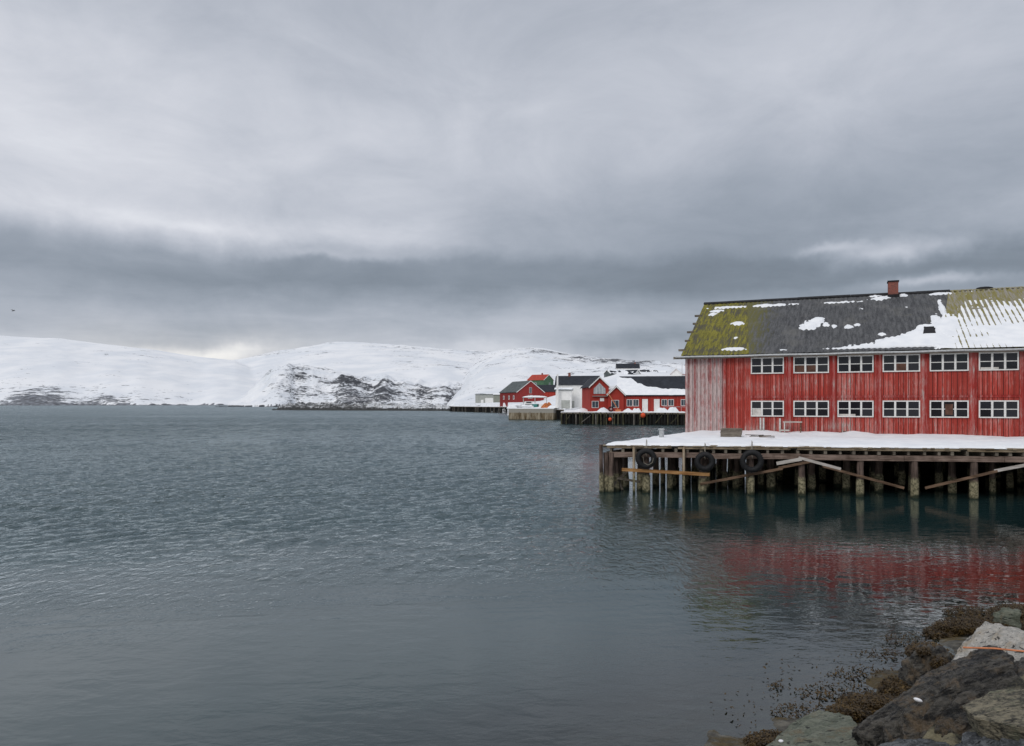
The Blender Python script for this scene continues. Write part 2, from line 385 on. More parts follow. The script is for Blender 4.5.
# wind chop as real geometry: a fan of small cells, finest near the shore, inside one flat sheet
us = np.arange(-300, 1340, 2.6); Ds = 7*np.exp(np.arange(0, 4.45, .0044)); Uw, Dw = np.meshgrid(us, Ds)
Xw = (Uw-512)*Dw/F; wr = np.random.default_rng(3)
cell = np.maximum(.0044*Dw, 2.6*Dw/F)
ruffw = ss(15, 31, Dw+3*fbm(Xw/9, Dw/5, oct=3, seed=8))*np.maximum(ss(8.5, 1.5, Xw+.05*(Dw-15)+1.5*fbm(Xw/6, Dw/6, oct=2, seed=9)), ss(55, 75, Dw))
ruffw = ruffw*(.75+.5*ss(-.3, .3, fbm(Xw/38, Dw/22, oct=4, seed=10)))
Hw = np.zeros_like(Xw); wx = Xw+.5*fbm(Xw/3, Dw/3, oct=3, seed=5); wy = Dw+.5*fbm(Xw/3, Dw/3, oct=3, seed=6)
for k in range(44):
    lam = .42*math.exp(wr.uniform(0, 1.25) if k < 28 else wr.uniform(1.25, 2.6)); th = R(-40)+wr.normal(0, .75); ph = wr.uniform(0, 6.28); q_ = 2*math.pi/lam
    Hw += .034/q_*np.sin(q_*(wx*math.cos(th)+wy*math.sin(th))+ph)*ss(1.9, 3.4, lam/cell)*(1 if lam < 1.45 else .25+.75*ss(55, 170, Dw))
Hw = Hw*(ruffw+.03)*ss(0, .05, (Uw+300)/1640)*ss(1, .95, (Uw+300)/1640)*ss(7, 8, Dw)*ss(Ds[-1], Ds[-1]*.8, Dw)
V = np.stack([Xw, Dw, Hw], -1).reshape(-1, 3); nr_, nc_ = len(Ds), len(us)
c00, c01, c10, c11 = 0, nc_-1, (nr_-1)*nc_, nr_*nc_-1
nb = len(V); V = np.concatenate([V, [(-9000, -2000, 0), (9000, -2000, 0), (9000, 9000, 0), (-9000, 9000, 0)]])
Q = np.concatenate([gridfaces(nr_, nc_), [(nb, nb+1, c01, c00), (nb, c00, c10, nb+3), (nb+3, c10, c11, nb+2), (nb+1, nb+2, c11, c01)]])
Mw = mat_water()
npmesh('water', V, Q, Mw, kind='structure')

# ---------------------------------------------------------------- hills
def polar(name, u0, u1, du, Ds, hf, mat, **k):
    us = np.arange(u0, u1+du, du); Ds = np.asarray(Ds); U, D = np.meshgrid(us, Ds)
    Xw = (U-512)*D/F; h, rock = hf(U, D, Xw)
    V = np.stack([Xw, D, h], -1).reshape(-1, 3)
    q = gridfaces(len(Ds), len(us))
    zmax = h.reshape(-1)[q].max(1); q = q[zmax > -3]
    return npmesh(name, V, q, mat, attrs={'rock': rock.reshape(-1)}, **k)
def prof(pts, U): 
    a = np.array(pts, float); return np.interp(U, a[:, 0], a[:, 1])
PA = [(-2200, 352), (-900, 340), (-300, 342), (-100, 336), (0, 335.5), (25, 337), (60, 338.5), (95, 343), (130, 347.5), (160, 351), (200, 357), (235, 361), (262, 372), (300, 392), (330, 403), (2600, 403)]
PB = [(-2200, 403), (90, 403), (140, 385), (180, 371), (205, 363), (225, 361), (250, 357), (270, 352.5), (300, 347.5), (330, 344.5), (365, 343), (400, 344), (430, 346.5), (460, 349.5), (490, 352), (540, 356), (620, 362), (700, 366), (1000, 372), (1300, 350), (2600, 335)]
def hfar(U, D, Xw):
    def lay(Pf, Dsh, Dr, D2, sd, pw):
        H = (HOR-prof(Pf, U))*Dr/F+CH
        H = np.where(prof(Pf, U) > 402, -30, H)
        k = np.clip((D-Dsh)/(Dr-Dsh), 0, 1)**pw; k2 = 1-.4*ss(Dr, D2, D)
        return H*k*k2
    D0 = 1750+120*fbm(U/60, U*0, oct=3, seed=4)
    a = lay(PA, D0, 2900, 4300, 1, .95); b = lay(PB, D0+50, 3400, 4800, 2, 1.05)
    h = np.maximum(a, b)
    rel = ss(0, 60, h)
    n = fbm(Xw/260, D/420, oct=6, seed=11, gain=.52); n2 = fbm(Xw/55, D/120, oct=4, seed=21)
    h = h+rel*(n*16+n2*3.5)*ss(1700, 2100, D)*(1-.75*ss(2700, 2950, D)*(1-ss(3100, 3300, D)))
    h = np.where(D < D0, -5, h+1.5)
    # bare rock: near the crests, in streaks, and in clusters low on the shore
    rk = -.015+.06*n+.06*ss(2200, 2900, D)*np.clip(fbm(U/70, D/900, oct=3, seed=5)+.45, 0, 1)
    low = np.exp(-((U-22)/38)**2)*ss(2100, 1800, D)*.14+np.exp(-((U-90)/90)**2)*ss(1990, 1800, D)*.12+np.exp(-((U-190)/25)**2)*ss(1980, 1850, D)*.05
    low = low+np.exp(-((U-480)/220)**2)*ss(2000, 3300, D)*.04
    rk = rk+low
    rk = np.where(h < 2.6, .4, rk)
    return h, rk
M_hill = mat_hill('snowy_hillside', .012, .592, (.085, .09, .10))  # rock paled and blued: distance haze put into its colour
polar('hills', -1900, 2400, 3.0, np.concatenate([np.arange(1620, 3500, 16), np.arange(3500, 5000, 90)]), hfar, M_hill, kind='structure')
PC = [(225, 404), (245, 396), (262, 380), (272, 370), (290, 366), (312, 368), (332, 371), (352, 377), (368, 377.5), (385, 376), (410, 379), (430, 384), (450, 381), (480, 383), (520, 388), (600, 392), (1500, 400)]
def hhead(U, D, Xw):
    H = (HOR-prof(PC, U))*1350/F+CH; H = np.where(prof(PC, U) > 403, -20, H)
    sh = 1040+60*fbm(U/25, U*0, oct=3, seed=9)
    k = ss(sh, 1350, D)*.35+.65*np.clip((D-sh)/240, 0, 1)**.75
    n = fbm(Xw/38, D/60, oct=6, seed=31, gain=.58); rid = np.abs(fbm(Xw/24, D/110, oct=4, seed=77))
    h = H*k*(1-.5*ss(1350, 1700, D))+np.clip(H, 0, 20)/20*(n*7-rid*9+2)*ss(sh, sh+60, D)*(1-.6*ss(1270, 1340, D))
    h = np.where(D < sh, -4, h+1.2)
    def g(u, s): return np.exp(-((U-u)/s)**2)
    lowz = ss(1330, 1180, D)
    rk = -.02+.05*n+(g(298, 13)*.17+g(345, 14)*.22+g(370, 18)*.2+g(400, 18)*.15+g(425, 12)*.16+g(452, 12)*.15)*lowz*.50+.045*lowz
    rk = rk+.06*np.exp(-((D-1330)/45)**2)*(fbm(U/20, D/90, oct=3, seed=3)+.5)
    rk = np.where(U < 262, -.2, rk); rk = np.where(h < 2.0, .3, rk)
    return h, rk
M_head = mat_hill('snowy_cliff', .035, .575, (.035, .037, .042))
polar('headland', 215, 1300, 1.0, np.arange(960, 1800, 6.0), hhead, M_head, kind='structure')

# town ground rising to the near hill
PT = [(440, 402), (452, 398), (470, 368), (485, 354), (500, 349.5), (520, 347.3), (545, 349), (570, 353.5), (600, 358.5), (630, 361.5), (650, 361.5), (675, 364), (700, 369), (760, 372), (1000, 365), (1500, 350), (2600, 345)]
def quay_D(U):   # front of the land, behind the quays
    return np.interp(U, [400, 447, 452, 500, 507, 509, 562.5, 564.5, 690, 820, 1000, 1700], [900, 600, 436, 366, 356, 224, 215, 172, 163, 156, 140, 120])
def htown(U, D, Xw):
    Hr = (HOR-prof(PT, U))*1600/F+CH
    fr = quay_D(U)
    base = 2.9+np.interp(U, [440, 505, 560, 2000], [.3, .3, 0, 0])
    slope = base+ss(205, 520, D)*np.interp(U, [450, 500, 540, 620, 680, 2000], [2, 3, 6, 24, 23, 20])
    far = np.clip((D-560)/1040, 0, 1)**1.15*np.maximum(Hr-slope, 0)
    n = fbm(Xw/60, D/90, oct=5, seed=51); n2 = fbm(Xw/9, D/14, oct=3, seed=52)
    h = slope+far+n*12*ss(650, 900, D)*(1-.8*ss(1450, 1560, D))+n*1.2*ss(240, 400, D)+n2*.25*ss(200, 260, D)
    h = h*(1-.4*ss(1620, 2200, D))
    edge = ss(440, 455, U)
    h = np.where(D < fr, -4, h*edge-4*(1-edge))
    rk = -.025+.06*n+ss(800, 1400, D)*.028+ss(300, 600, D)*.02+np.exp(-((U-615)/60)**2)*.05*ss(600, 900, D)
    rk = np.where(h < 1.4, .3, rk)
    return h, rk
M_town = mat_hill('snowy_slope', .022, .575)
polar('snowy_ground', 436, 1900, 1.6, np.concatenate([np.arange(120, 330, 3), np.arange(330, 700, 8), np.arange(700, 2250, 18)]), htown, M_town, kind='structure')

# ---------------------------------------------------------------- shore, sea bed, rocks
def shore_d(x, y): return -.64*(x-3.1)+.768*(y-10)
xs = np.arange(-25, 62, .22); ys = np.arange(-14, 92, .22); Xg, Yg = np.meshgrid(xs, ys)
d = shore_d(Xg, Yg)+.5*fbm(Xg/3, Yg/3, oct=4, seed=61)
hg = np.where(d > 0, -.16*d-.03*d*d, .10*(-d)+.34*np.clip(-d-4.2, 0, 9))
hg = np.clip(hg, -3.2, 3.0)
fill = np.where((Xg-34)+.3*(Yg-50)*.0 > 0, (Xg-34)*.5-.6, -5)
hg = np.maximum(hg, np.clip(fill, -5, 2.2))
ly = (Xg-11.72)*.3955+(Yg-51.2)*.918; lx = (Xg-11.72)*.918-(Yg-51.2)*.3955
under = np.where((lx > 3) & (ly < 17), np.clip((ly-7)*.5-.8, -5, 2.0), -5)  # rock bank added under the building to keep the space behind dark
hg = np.maximum(hg, under)
hg = hg+.10*fbm(Xg/.7, Yg/.7, oct=4, seed=62)
M_shore, t, b = newmat('shore_gravel')
p = t.obj(); n = t.noise(p, 3.0, 7, .7); v = t.new('ShaderNodeTexVoronoi'); t.put(v.inputs['Vector'], p); v.inputs['Scale'].default_value = 7
wd = t.noise(p, 1.1, 6, .7, .6)
c = t.mix(t.sstep(n, .35, .65), (.03, .028, .022), (.14, .13, .105))
c = t.mix(t.sstep(wd, .47, .55), c, t.mix(t.noise(p, 22, 4, .7), (.02, .014, .005), (.12, .085, .03)))
t.put(b.inputs['Base Color'], c); b.inputs['Roughness'].default_value = .6
t.put(b.inputs['Normal'], t.bump(t.math('ADD', v.outputs['Distance'], n), .8, .08))
npmesh('shore', np.stack([Xg, Yg, hg], -1).reshape(-1, 3), gridfaces(len(ys), len(xs)), M_shore, kind='structure')

def mat_rock(name, c1, c2, c3, gs=(2, 12, 12), rot=(0, 0, 0), wet=.0, rough=.75):
    m, t, b = newmat(name)
    p = t.obj(); g = t.scale(p, gs, rot=rot)
    a = t.noise(g, 1.0, 8, .68, .5); c = t.noise(p, 3.0, 6, .65, .4); f = t.noise(p, 34, 5, .7)
    a2 = t.noise(t.scale(p, tuple(q*4 for q in gs), rot=rot), 1.0, 6, .7, .3)
    a = t.math('ADD', t.math('MULTIPLY', a, .6), t.math('MULTIPLY', a2, .4))
    col = t.mix(t.sstep(a, .42, .58), c1, c2)
    col = t.mix(t.sstep(c, .50, .66), col, c3)
    col = t.mix(t.math('MULTIPLY', t.sstep(f, .5, .75), .35), col, tuple(min(1, q*2.2) for q in c2))
    crack = t.sstep(t.noise(t.scale(p, tuple(q*1.6 for q in gs), rot=rot), 1.0, 5, .6, .8), .42, .36)
    col = t.mix(t.math('MULTIPLY', crack, .85), col, (.012, .011, .010))  # dark crack shading painted into the rock colour
    t.put(b.inputs['Base Color'], col); b.inputs['Roughness'].default_value = rough
    t.put(b.inputs['Normal'], t.bump(t.math('ADD', t.math('MULTIPLY', a, 1.2), t.math('MULTIPLY', f, .35)), 1.0, .07))
    return m
def rock(name, top, thick, mat, label, grain, amp=.05, vox=.022, seed=0, drop=(0, 0), group=None, layers=True, shrink=.8, streak=5.0):
    """top: (u, v, z) outline points of the upper faces, each placed where its ray meets height z"""
    pts = []
    for (u, v, z) in top:
        D = (CH-z)*F/(v-HOR); pts.append(Vector(((u-512)*D/F, D, z)))
    c = sum(pts, Vector())/len(pts)
    low = [Vector((c.x+(q.x-c.x)*shrink+drop[0], c.y+(q.y-c.y)*shrink+drop[1], q.z-thick)) for q in pts]
    org = Vector((c.x, c.y, min(q.z for q in pts)-thick))
    bm = bmesh.new()
    for q in pts+low: bm.verts.new(q-org)
    r = bmesh.ops.convex_hull(bm, input=bm.verts)
    junk = list({g for g in r['geom_interior'] if isinstance(g, bmesh.types.BMVert)})
    if junk: bmesh.ops.delete(bm, geom=junk, context='VERTS')
    me = bpy.data.meshes.new(name); bm.to_mesh(me); bm.free()
    tmp = bpy.data.objects.new('tmp', me); COL.objects.link(tmp)
    md = tmp.modifiers.new('r', 'REMESH'); md.mode = 'VOXEL'; md.voxel_size = vox
    dg = bpy.context.evaluated_depsgraph_get(); me2 = bpy.data.meshes.new_from_object(tmp.evaluated_get(dg))
    bpy.data.objects.remove(tmp)
    n = len(me2.vertices); co = np.empty(n*3, np.float32); me2.vertices.foreach_get('co', co); co = co.reshape(-1, 3).astype(float)
    nr = np.empty(n*3, np.float32); me2.vertices.foreach_get('normal', nr); nr = nr.reshape(-1, 3)
    gx = Vector(grain).normalized(); gy = gx.cross(Vector((0, 0, 1))).normalized(); gz = gx.cross(gy)
    A = co@np.array(gx); Bc = co@np.array(gy); Cc = co@np.array(gz)
    dsp = amp*.9*fbm(A*1.1, Bc*2.4, Cc*2.4, 4, seed)
    dsp += amp*1.0*(np.abs(fbm(A*1.2, Bc*2.2*streak/2, Cc*2.2*streak/2, 5, seed+5, .6))*-2+.4)
    dsp += amp*.35*fbm(A*14, Bc*14, Cc*14, 4, seed+9, .6)
    if layers:
        s = ((Cc*.75-Bc*.66)*8+1.3*fbm(A*.6, Bc*1.5, Cc*1.5, 3, seed+2)); fr = s-np.floor(s)
        dsp += amp*1.25*(np.where(fr < .8, fr/.8, (1-fr)/.2)-.5)
    co = co+nr*dsp[:, None]
    me2.vertices.foreach_set('co', co.astype(np.float32).ravel()); me2.polygons.foreach_set('use_smooth', np.full(len(me2.polygons), True)); me2.update()
    me2.materials.clear(); me2.materials.append(mat); me2.name = name
    o = bpy.data.objects.new(name, me2); COL.objects.link(o); o.location = org
    return tag(o, label, 'rock', group)
MR_dark = mat_rock('dark_wet_schist', (.010, .010, .010), (.105, .097, .083), (.13, .095, .06), gs=(1.3, 7, 10), rot=(0, 0, R(-28)), rough=.42)
MR_pale = mat_rock('pale_granite', (.34, .33, .30), (.55, .52, .47), (.42, .36, .28), gs=(5, 6, 9), rough=.85)
MR_tan = mat_rock('tan_slate', (.06, .058, .048), (.27, .24, .17), (.17, .18, .12), gs=(3, 9, 20), rot=(0, 0, R(-15)))
MR_ledge = mat_rock('dark_yellowish_ledge', (.015, .015, .013), (.09, .085, .06), (.24, .21, .13), gs=(1.4, 8, 10), rot=(0, 0, R(-25)), rough=.5)
MR_green = mat_rock('greenish_slab', (.10, .115, .085), (.19, .20, .155), (.16, .13, .08), gs=(3, 6, 14), rot=(0, 0, R(20)), rough=.6)
MR_grey = mat_rock('grey_slate', (.05, .055, .06), (.17, .18, .19), (.10, .10, .10), gs=(3, 10, 16), rot=(0, 0, R(-20)))
GR = 'boulders at the water\'s edge'
rock('boulder', [(852, 728, .62), (868, 738, .60), (905, 716, .85), (958, 680, 1.15), (1004, 648, 1.22), (1014, 664, 1.2), (1014, 690, 1.0), (962, 730, .85), (915, 752, .6), (935, 672, 1.0), (886, 708, .7), (985, 649, 1.15)], 1.0, MR_dark,
     'long dark layered boulder with a small white shell lying on it', (.88, .47, .2), .052, .015, 1, group=GR, streak=10)
rock('boulder', [(950, 660, .75), (966, 638, 1.0), (985, 622, 1.2), (1000, 624, 1.25), (1024, 634, 1.3), (1060, 640, 1.3), (1080, 680, 1.1), (1010, 690, .8), (958, 672, .6)], 1.3, MR_pale,
     'pale cream granite boulder with an orange rod lying across it', (1, .3, .1), .045, .024, 2, group=GR, layers=False)
rock('boulder', [(898, 676, .15), (905, 660, .45), (922, 645, .62), (945, 648, .68), (956, 660, .5), (948, 682, .2), (915, 690, .1)], .8, MR_dark,
     'blackish boulder capped with brown weed in front of the pale granite boulder', (.5, .8, .6), .05, .018, 3, group=GR)
rock('boulder', [(760, 752, .12), (790, 724, .20), (818, 710, .25), (850, 715, .38), (864, 733, .42), (866, 760, .45), (800, 775, .2)], .6, MR_green,
     'flat greenish grey slab at the water, leftmost of the rocks', (1, .4, 0), .016, .016, 4, group=GR)
rock('boulder', [(962, 706, 1.42), (990, 690, 1.5), (1030, 688, 1.55), (1070, 700, 1.55), (1060, 732, 1.45), (1005, 724, 1.42), (975, 718, 1.40)], .22, MR_tan,
     'broad tan slab with a flat top at the right, overhanging a dark gap', (1, .1, 0), .012, .013, 5, group=GR, streak=9)
rock('boulder', [(905, 745, .68), (945, 720, .85), (968, 704, .95), (1030, 672, 1.12), (1034, 700, 1.0), (990, 735, .88), (950, 755, .75)], .7, MR_ledge,
     'narrow dark ledge with a yellowish edge under the long dark boulder', (.8, .55, .15), .045, .016, 6, group=GR, drop=(.1, -.1))
rock('boulder', [(865, 752, .80), (890, 739, .95), (925, 736, 1.0), (950, 742, .95), (960, 765, .8), (900, 785, .7)], .5, MR_grey,
     'smooth slate grey rock cut by the bottom edge below the long dark boulder', (1, .2, 0), .02, .014, 7, group=GR)
rock('boulder', [(948, 748, 1.05), (970, 731, 1.18), (1000, 726, 1.25), (1024, 736, 1.3), (1035, 765, 1.2), (960, 780, 1.0)], .5, MR_grey,
     'cracked grey slate rock below the broad tan slab', (.8, .6, .1), .03, .014, 8, group=GR)
rock('boulder', [(1004, 668, 1.0), (1016, 660, 1.1), (1040, 656, 1.2), (1060, 680, 1.2), (1030, 696, 1.0), (1006, 690, .9)], .9, MR_dark,
     'blackish rock wedged behind the top end of the long dark boulder', (.6, .7, .2), .04, .02, 9, group=GR)
rock('boulder', [(992, 612, .38), (1004, 607, .5), (1018, 608, .5), (1022, 616, .4), (1005, 620, .3)], .5, MR_green,
     'small grey green stone lying in the weed behind the pale granite boulder', (1, .2, 0), .03, .03, 10, group=GR)
M_weed, t, b = newmat('brown_seaweed'); 
n = t.noise(t.obj(), 9, 5, .7); t.put(b.inputs['Base Color'], t.ramp(n, [(.3, (.012, .008, .004)), (.5, (.045, .028, .010)), (.7, (.12, .075, .022))])); b.inputs['Roughness'].default_value = .45
def weed(name, spots, n, label):
    V = []; Q = []
    for (u, v, z, ru, rv, k) in spots:
        for i in range(int(n*k)):
            a = random.random()*6.283; r = math.sqrt(random.random()); uu = u+ru*r*math.cos(a); vv = v+rv*r*math.sin(a)
            if vv < HOR+20: continue
            zz = z*(1-.7*r*r); D = (CH-zz)*F/(vv-HOR); c = Vector(((uu-512)*D/F, D, zz+random.uniform(-.03, .04)))
            th = random.random()*6.283; L = random.uniform(.02, .07); w = random.uniform(.005, .013)
            dr = Vector((math.cos(th), math.sin(th), random.uniform(-.4, .5))); sd = Vector((-math.sin(th), math.cos(th), random.uniform(-.6, .6)))
            b0 = len(V); m = c+dr*L*.5+Vector((0, 0, .015))
            V += [c-sd*w, c+sd*w, m+sd*w*1.3, m-sd*w*1.3, c+dr*L+sd*w*.4, c+dr*L-sd*w*.4]; Q += [(b0, b0+1, b0+2, b0+3), (b0+3, b0+2, b0+4, b0+5)]
    return npmesh(name, V, Q, M_weed, smooth=False, label=label, cat='seaweed', kind='stuff')
weed('seaweed', [(985, 626, .2, 52, 9, 1.4), (1012, 614, .22, 26, 9, .7), (945, 632, .05, 22, 6, .35), (872, 704, .2, 30, 9, .8), (852, 713, .2, 26, 8, .6), (850, 702, .04, 14, 5, .12), (770, 742, .06, 26, 9, .5), (925, 652, .62, 20, 9, .5), (940, 662, .62, 14, 12, .35), (900, 688, .12, 22, 10, .35), (965, 612, .06, 22, 5, .2)], 3600, 'brown bladder seaweed draped between the shore rocks')
weed('floating_weed', [(835, 692, .012, 40, 10, .22), (862, 674, .012, 35, 7, .15), (800, 712, .012, 30, 8, .12), (885, 655, .012, 30, 6, .12), (776, 686, .012, 8, 3, .03), (770, 710, .012, 60, 25, .05), (840, 680, .012, 90, 30, .10), (910, 640, .012, 30, 6, .15)], 1300, 'loose scraps of brown weed floating in the shallows by the rocks')

# ray to height z / white shell, pebble, orange rod
def G(u, v, z): D = (CH-z)*F/(v-HOR); return Vector(((u-512)*D/F, D, z))
M_shell = simple('white_shell', (.80, .80, .82), .4, .08, 20)
mb = MB(); mb.ball((0, 0, 0), .04, 14, (1.25, .8, .55)); o = mb.build('shell', M_shell, label='small white shell lying on the long dark boulder', cat='shell'); o.location = G(918, 700, 1.02); o.rotation_euler = (R(-25), R(15), R(-25))
mb = MB(); mb.ball((0, 0, 0), .03, 12, (1.1, .9, .6)); o = mb.build('pebble', M_shell, label='tiny white pebble on the flat greenish slab', cat='pebble'); o.location = G(781, 741, .2)
M_orange = simple('orange_paint', (.60, .22, .10), .6, .2, 10)
mb = MB(); mb.tube([G(963, 647.5, 1.2), G(995, 648.5, 1.26), G(1030, 652, 1.32), G(1062, 657, 1.33)], .012, 8); mb.build('rod', M_orange, label='thin orange painted rod lying across the pale granite boulder', cat='rod')

# ---------------------------------------------------------------- pier
ZD = 2.40
FL = Vector((X(603, 38.7), 38.7, 0)); FR = Vector((X(1024, 35.4), 35.4, 0)); fd = (FR-FL).normalized(); fn = Vector((-fd.y, fd.x, 0))
if fn.y < 0: fn = -fn
WP = Vector((11.72, 51.2, 0)); WA = R(-23.3); wd_ = Vector((math.cos(WA), math.sin(WA), 0)); wn_ = Vector((-wd_.y, wd_.x, 0))
def onfront(u, off=0):
    """point on the pier's front line seen at column u, then moved back by off"""
    s = (u-512)/F; tt = (s*FL.y-FL.x)/(fd.x-s*fd.y); return FL+fd*tt+fn*off
BL = WP-wd_*.35; END = FL+fd*38; BBL = WP+wn_*18.9-wd_*.35; BBR = WP+wn_*18.9+wd_*30
pier = empty('pier', (FL.x, FL.y, 0), math.atan2(fd.y, fd.x), label='old wooden pier on piles with a snow covered deck under the red warehouse', cat='pier')
pinv = Matrix.Translation(pier.location)@Matrix.Rotation(math.atan2(fd.y, fd.x), 4, 'Z'); pinv = pinv.inverted()
def L(p, z=None):
    q = pinv@Vector((p.x, p.y, p.z if z is None else z)); return q
poly = [L(p, 0) for p in (FL, BL, BBL, BBR, END)]
mb = MB()
# deck boards laid front to back along the front strip, ragged at the edge, then one platform behind
x = 0
while x < 37.8:
    w = random.uniform(.17, .23); y0 = random.uniform(-.22, -.06)
    # back limit from the slanted left side
    q = poly[1]; yb = 2.6 if x > q.x*2.6/q.y else max(.3, x*q.y/q.x*.98)
    mb.box(x, min(x+w-.012, 38), y0, min(yb, 2.6), ZD-.06+random.uniform(-.008, .008), ZD); x += w
mb.build('deck_boards', M_deck, pier)
mb = MB(); pp = [Vector((p.x, p.y, ZD-.075)) for p in poly]; pp = [pp[0]+Vector((0, .05, 0)), pp[1], pp[2], pp[3], pp[4]+Vector((0, .05, 0))]
mb.prism(pp, (0, 0, -.06), (0, 0, .06)); mb.build('platform', M_greywood, pier)
# fascia strip with gaps
mb = MB(); x = .2
while x < 37:
    l = random.uniform(2.5, 5.5); mb.bar((x, -.10, ZD-.115+random.uniform(-.01, .01)), (x+l, -.10, ZD-.115+random.uniform(-.015, .015)), .05, .10); x += l+random.choice([.0, .02, .3])
mb.build('edge_board', M_deck, pier)
mb = MB(); x = .35
while x < 37.5:
    w = random.uniform(.10, .15); mb.box(x, x+w, random.uniform(-.08, -.02), 3.2, ZD-.36, ZD-.139); x += random.uniform(.55, .72)
mb.build('joists', M_greywood, pier, kind='stuff')
mb = MB(); x = .3
while x < 37:
    l = random.uniform(4, 6.5); mb.bar((x, .05, 1.90+random.uniform(-.02, .02)), (min(x+l, 38), .05, 1.90+random.uniform(-.03, .03)), .26, .26); x += l+.02
mb.build('beam', M_beam, pier)
for off in (3.1, 6.2, 9.3):
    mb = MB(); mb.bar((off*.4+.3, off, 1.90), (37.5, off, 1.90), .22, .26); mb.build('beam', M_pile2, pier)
mb = MB(); q = poly[1]; mb.bar((.25, .3, 1.92), (q.x*.96, q.y*.96, 1.92), .2, .24); mb.build('beam', M_greywood, pier)
def pile(x, y, r, zt, mat, lean=(0, 0), n=12):
    mb = MB(); zs = [-2.0, -.2, .3, .8, .92, 1.4, zt]
    pts = [(x+lean[0]*(zt-z)+random.uniform(-.012, .012), y+lean[1]*(zt-z), z) for z in zs]
    mb.tube(pts, [r*1.12, r*1.14, r*1.18, r*1.15, r*1.0, r*.97, r*.95], n, wob=.06)
    return mb.build('pile', mat, pier)
def fx(u): return L(onfront(u), 0).x
for u in (646, 703, 751, 802, 861, 915, 975, 1041, 1112, 1190):
    pile(fx(u), .10, random.uniform(.15, .18), 1.78 if u > 690 else 1.85, M_pile, (random.uniform(-.02, .02), 0))
for (u, yy, r) in [(601, -.15, .10), (606, .1, .14), (611.5, -.05, .13), (615, .5, .16), (619, 1.1, .15), (624, 1.9, .15), (613, .9, .14)]:
    pile(fx(u), yy, r, 2.0 if u > 602 else 2.42, M_pile, (random.uniform(-.03, .03), random.uniform(-.02, .02)))
for r0, off in enumerate((2.4, 4.2, 7.2, 10.4, 13.5)):
    x = off*.52+.7+(r0 % 2)*.8
    while x < 30:
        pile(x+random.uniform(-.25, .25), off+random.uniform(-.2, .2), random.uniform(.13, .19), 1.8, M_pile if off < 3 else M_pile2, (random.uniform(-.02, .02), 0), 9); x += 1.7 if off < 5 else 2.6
for k in range(16): pile(random.uniform(5.2, 9.8), random.uniform(8.5, 15.5), random.uniform(.14, .2), 1.85, M_pile2, (0, 0), 8)  # extra rear piles, added to cover bright water slits under the deck
for (x, y) in [(6.5, 8.5), (7.6, 10.5), (5.9, 10), (7.2, 7), (8.3, 8.9), (8.6, 6), (8.2, 3.3), (9.2, 12), (4.6, 5.9), (3.1, 4.2), (1.9, 1.3), (2.7, 2.9), (3.4, 1.6), (4.3, 3.4), (5.2, 1.5), (6.3, 3.0), (3.9, 5.2), (5.6, 5.4), (6.9, 5.0), (7.4, 1.6), (5.0, 7.2)]: pile(x, y, random.uniform(.12, .17), 1.85, M_pile, (0, 0), 9)  # more piles added to darken the bright gaps at the left end
for u in (634, 683.5):
    mb = MB(); x = fx(u); mb.tube([(x+.02, -.28, -1.6), (x, -.27, .6), (x, -.26, 2.32)], .068, 10); mb.build('fender_pole', M_pole, pier)
def fp(u, v, off=-.36):   # pier-local point at pixel (u,v) on the vertical plane just off the front
    q = onfront(u, off); l = L(q, Z(v, q.y)); return l
mb = MB(); mb.bar(fp(622, 469.5, -.36), fp(709, 474.5, -.36), .07, .16); mb.build('fender_plank', M_plank, pier)
for a, b_, w, m in [((700, 484), (782, 468.5), .12, M_brace), ((778, 468), (812, 461), .12, M_brace), ((776, 463.5), (801, 459), .16, M_bleach), ((798, 457.5), (840, 469), .13, M_bleach), ((822, 466), (903, 488), .12, M_brace), ((924, 488), (996, 471), .12, M_brace), ((993, 471), (1040, 462), .14, M_bleach), ((1040, 462), (1110, 480), .12, M_brace)]:
    mb = MB(); mb.bar(fp(*a, -.14), fp(*b_, -.14+random.uniform(-.02, .02)), .06, w); mb.build('brace', m, pier)
for a, b_ in [((612, 486), (628, 470)), ((608, 455), (622, 490)), ((617, 478), (640, 482))]:
    mb = MB(); mb.bar(fp(*a, .2), fp(*b_, .7), .06, .12); mb.build('brace', M_greywood, pier)
# snow on the deck
def inpoly_dist(px_, py_, pl):
    d = np.full(px_.shape, 1e9)
    for i in (0, len(pl)-1):
        a = pl[i]; b = pl[(i+1) % len(pl)]; ex, ey = b.x-a.x, b.y-a.y; ln = math.hypot(ex, ey)
        d = np.minimum(d, ((px_-a.x)*ey-(py_-a.y)*ex)/ln)
    return d
xs = np.arange(-.2, 38, .09); ys = np.arange(-.25, 20, .09); Xg, Yg = np.meshgrid(xs, ys)
front = [poly[0]+Vector((0, -.16, 0)), poly[1]+Vector((-.1, .3, 0)), poly[2], poly[3], poly[4]+Vector((0, -.16, 0))]
dd = inpoly_dist(Xg, Yg, front)
pm = np.array([[*(pinv.inverted()@Vector((1, 0, 0))-pinv.inverted()@Vector((0, 0, 0)))][:2], [*(pinv.inverted()@Vector((0, 1, 0))-pinv.inverted()@Vector((0, 0, 0)))][:2]])
Wx = FL.x+Xg*pm[0, 0]+Yg*pm[1, 0]; Wy = FL.y+Xg*pm[0, 1]+Yg*pm[1, 1]
wl = -((Wx-WP.x)*wn_.x+(Wy-WP.y)*wn_.y)   # distance in front of the wall
wt = (Wx-WP.x)*wd_.x+(Wy-WP.y)*wd_.y
hs = .13+.055*fbm(Xg/1.1, Yg/1.1, oct=4, seed=71)+.012*fbm(Xg*3, Yg*3, oct=3, seed=72)
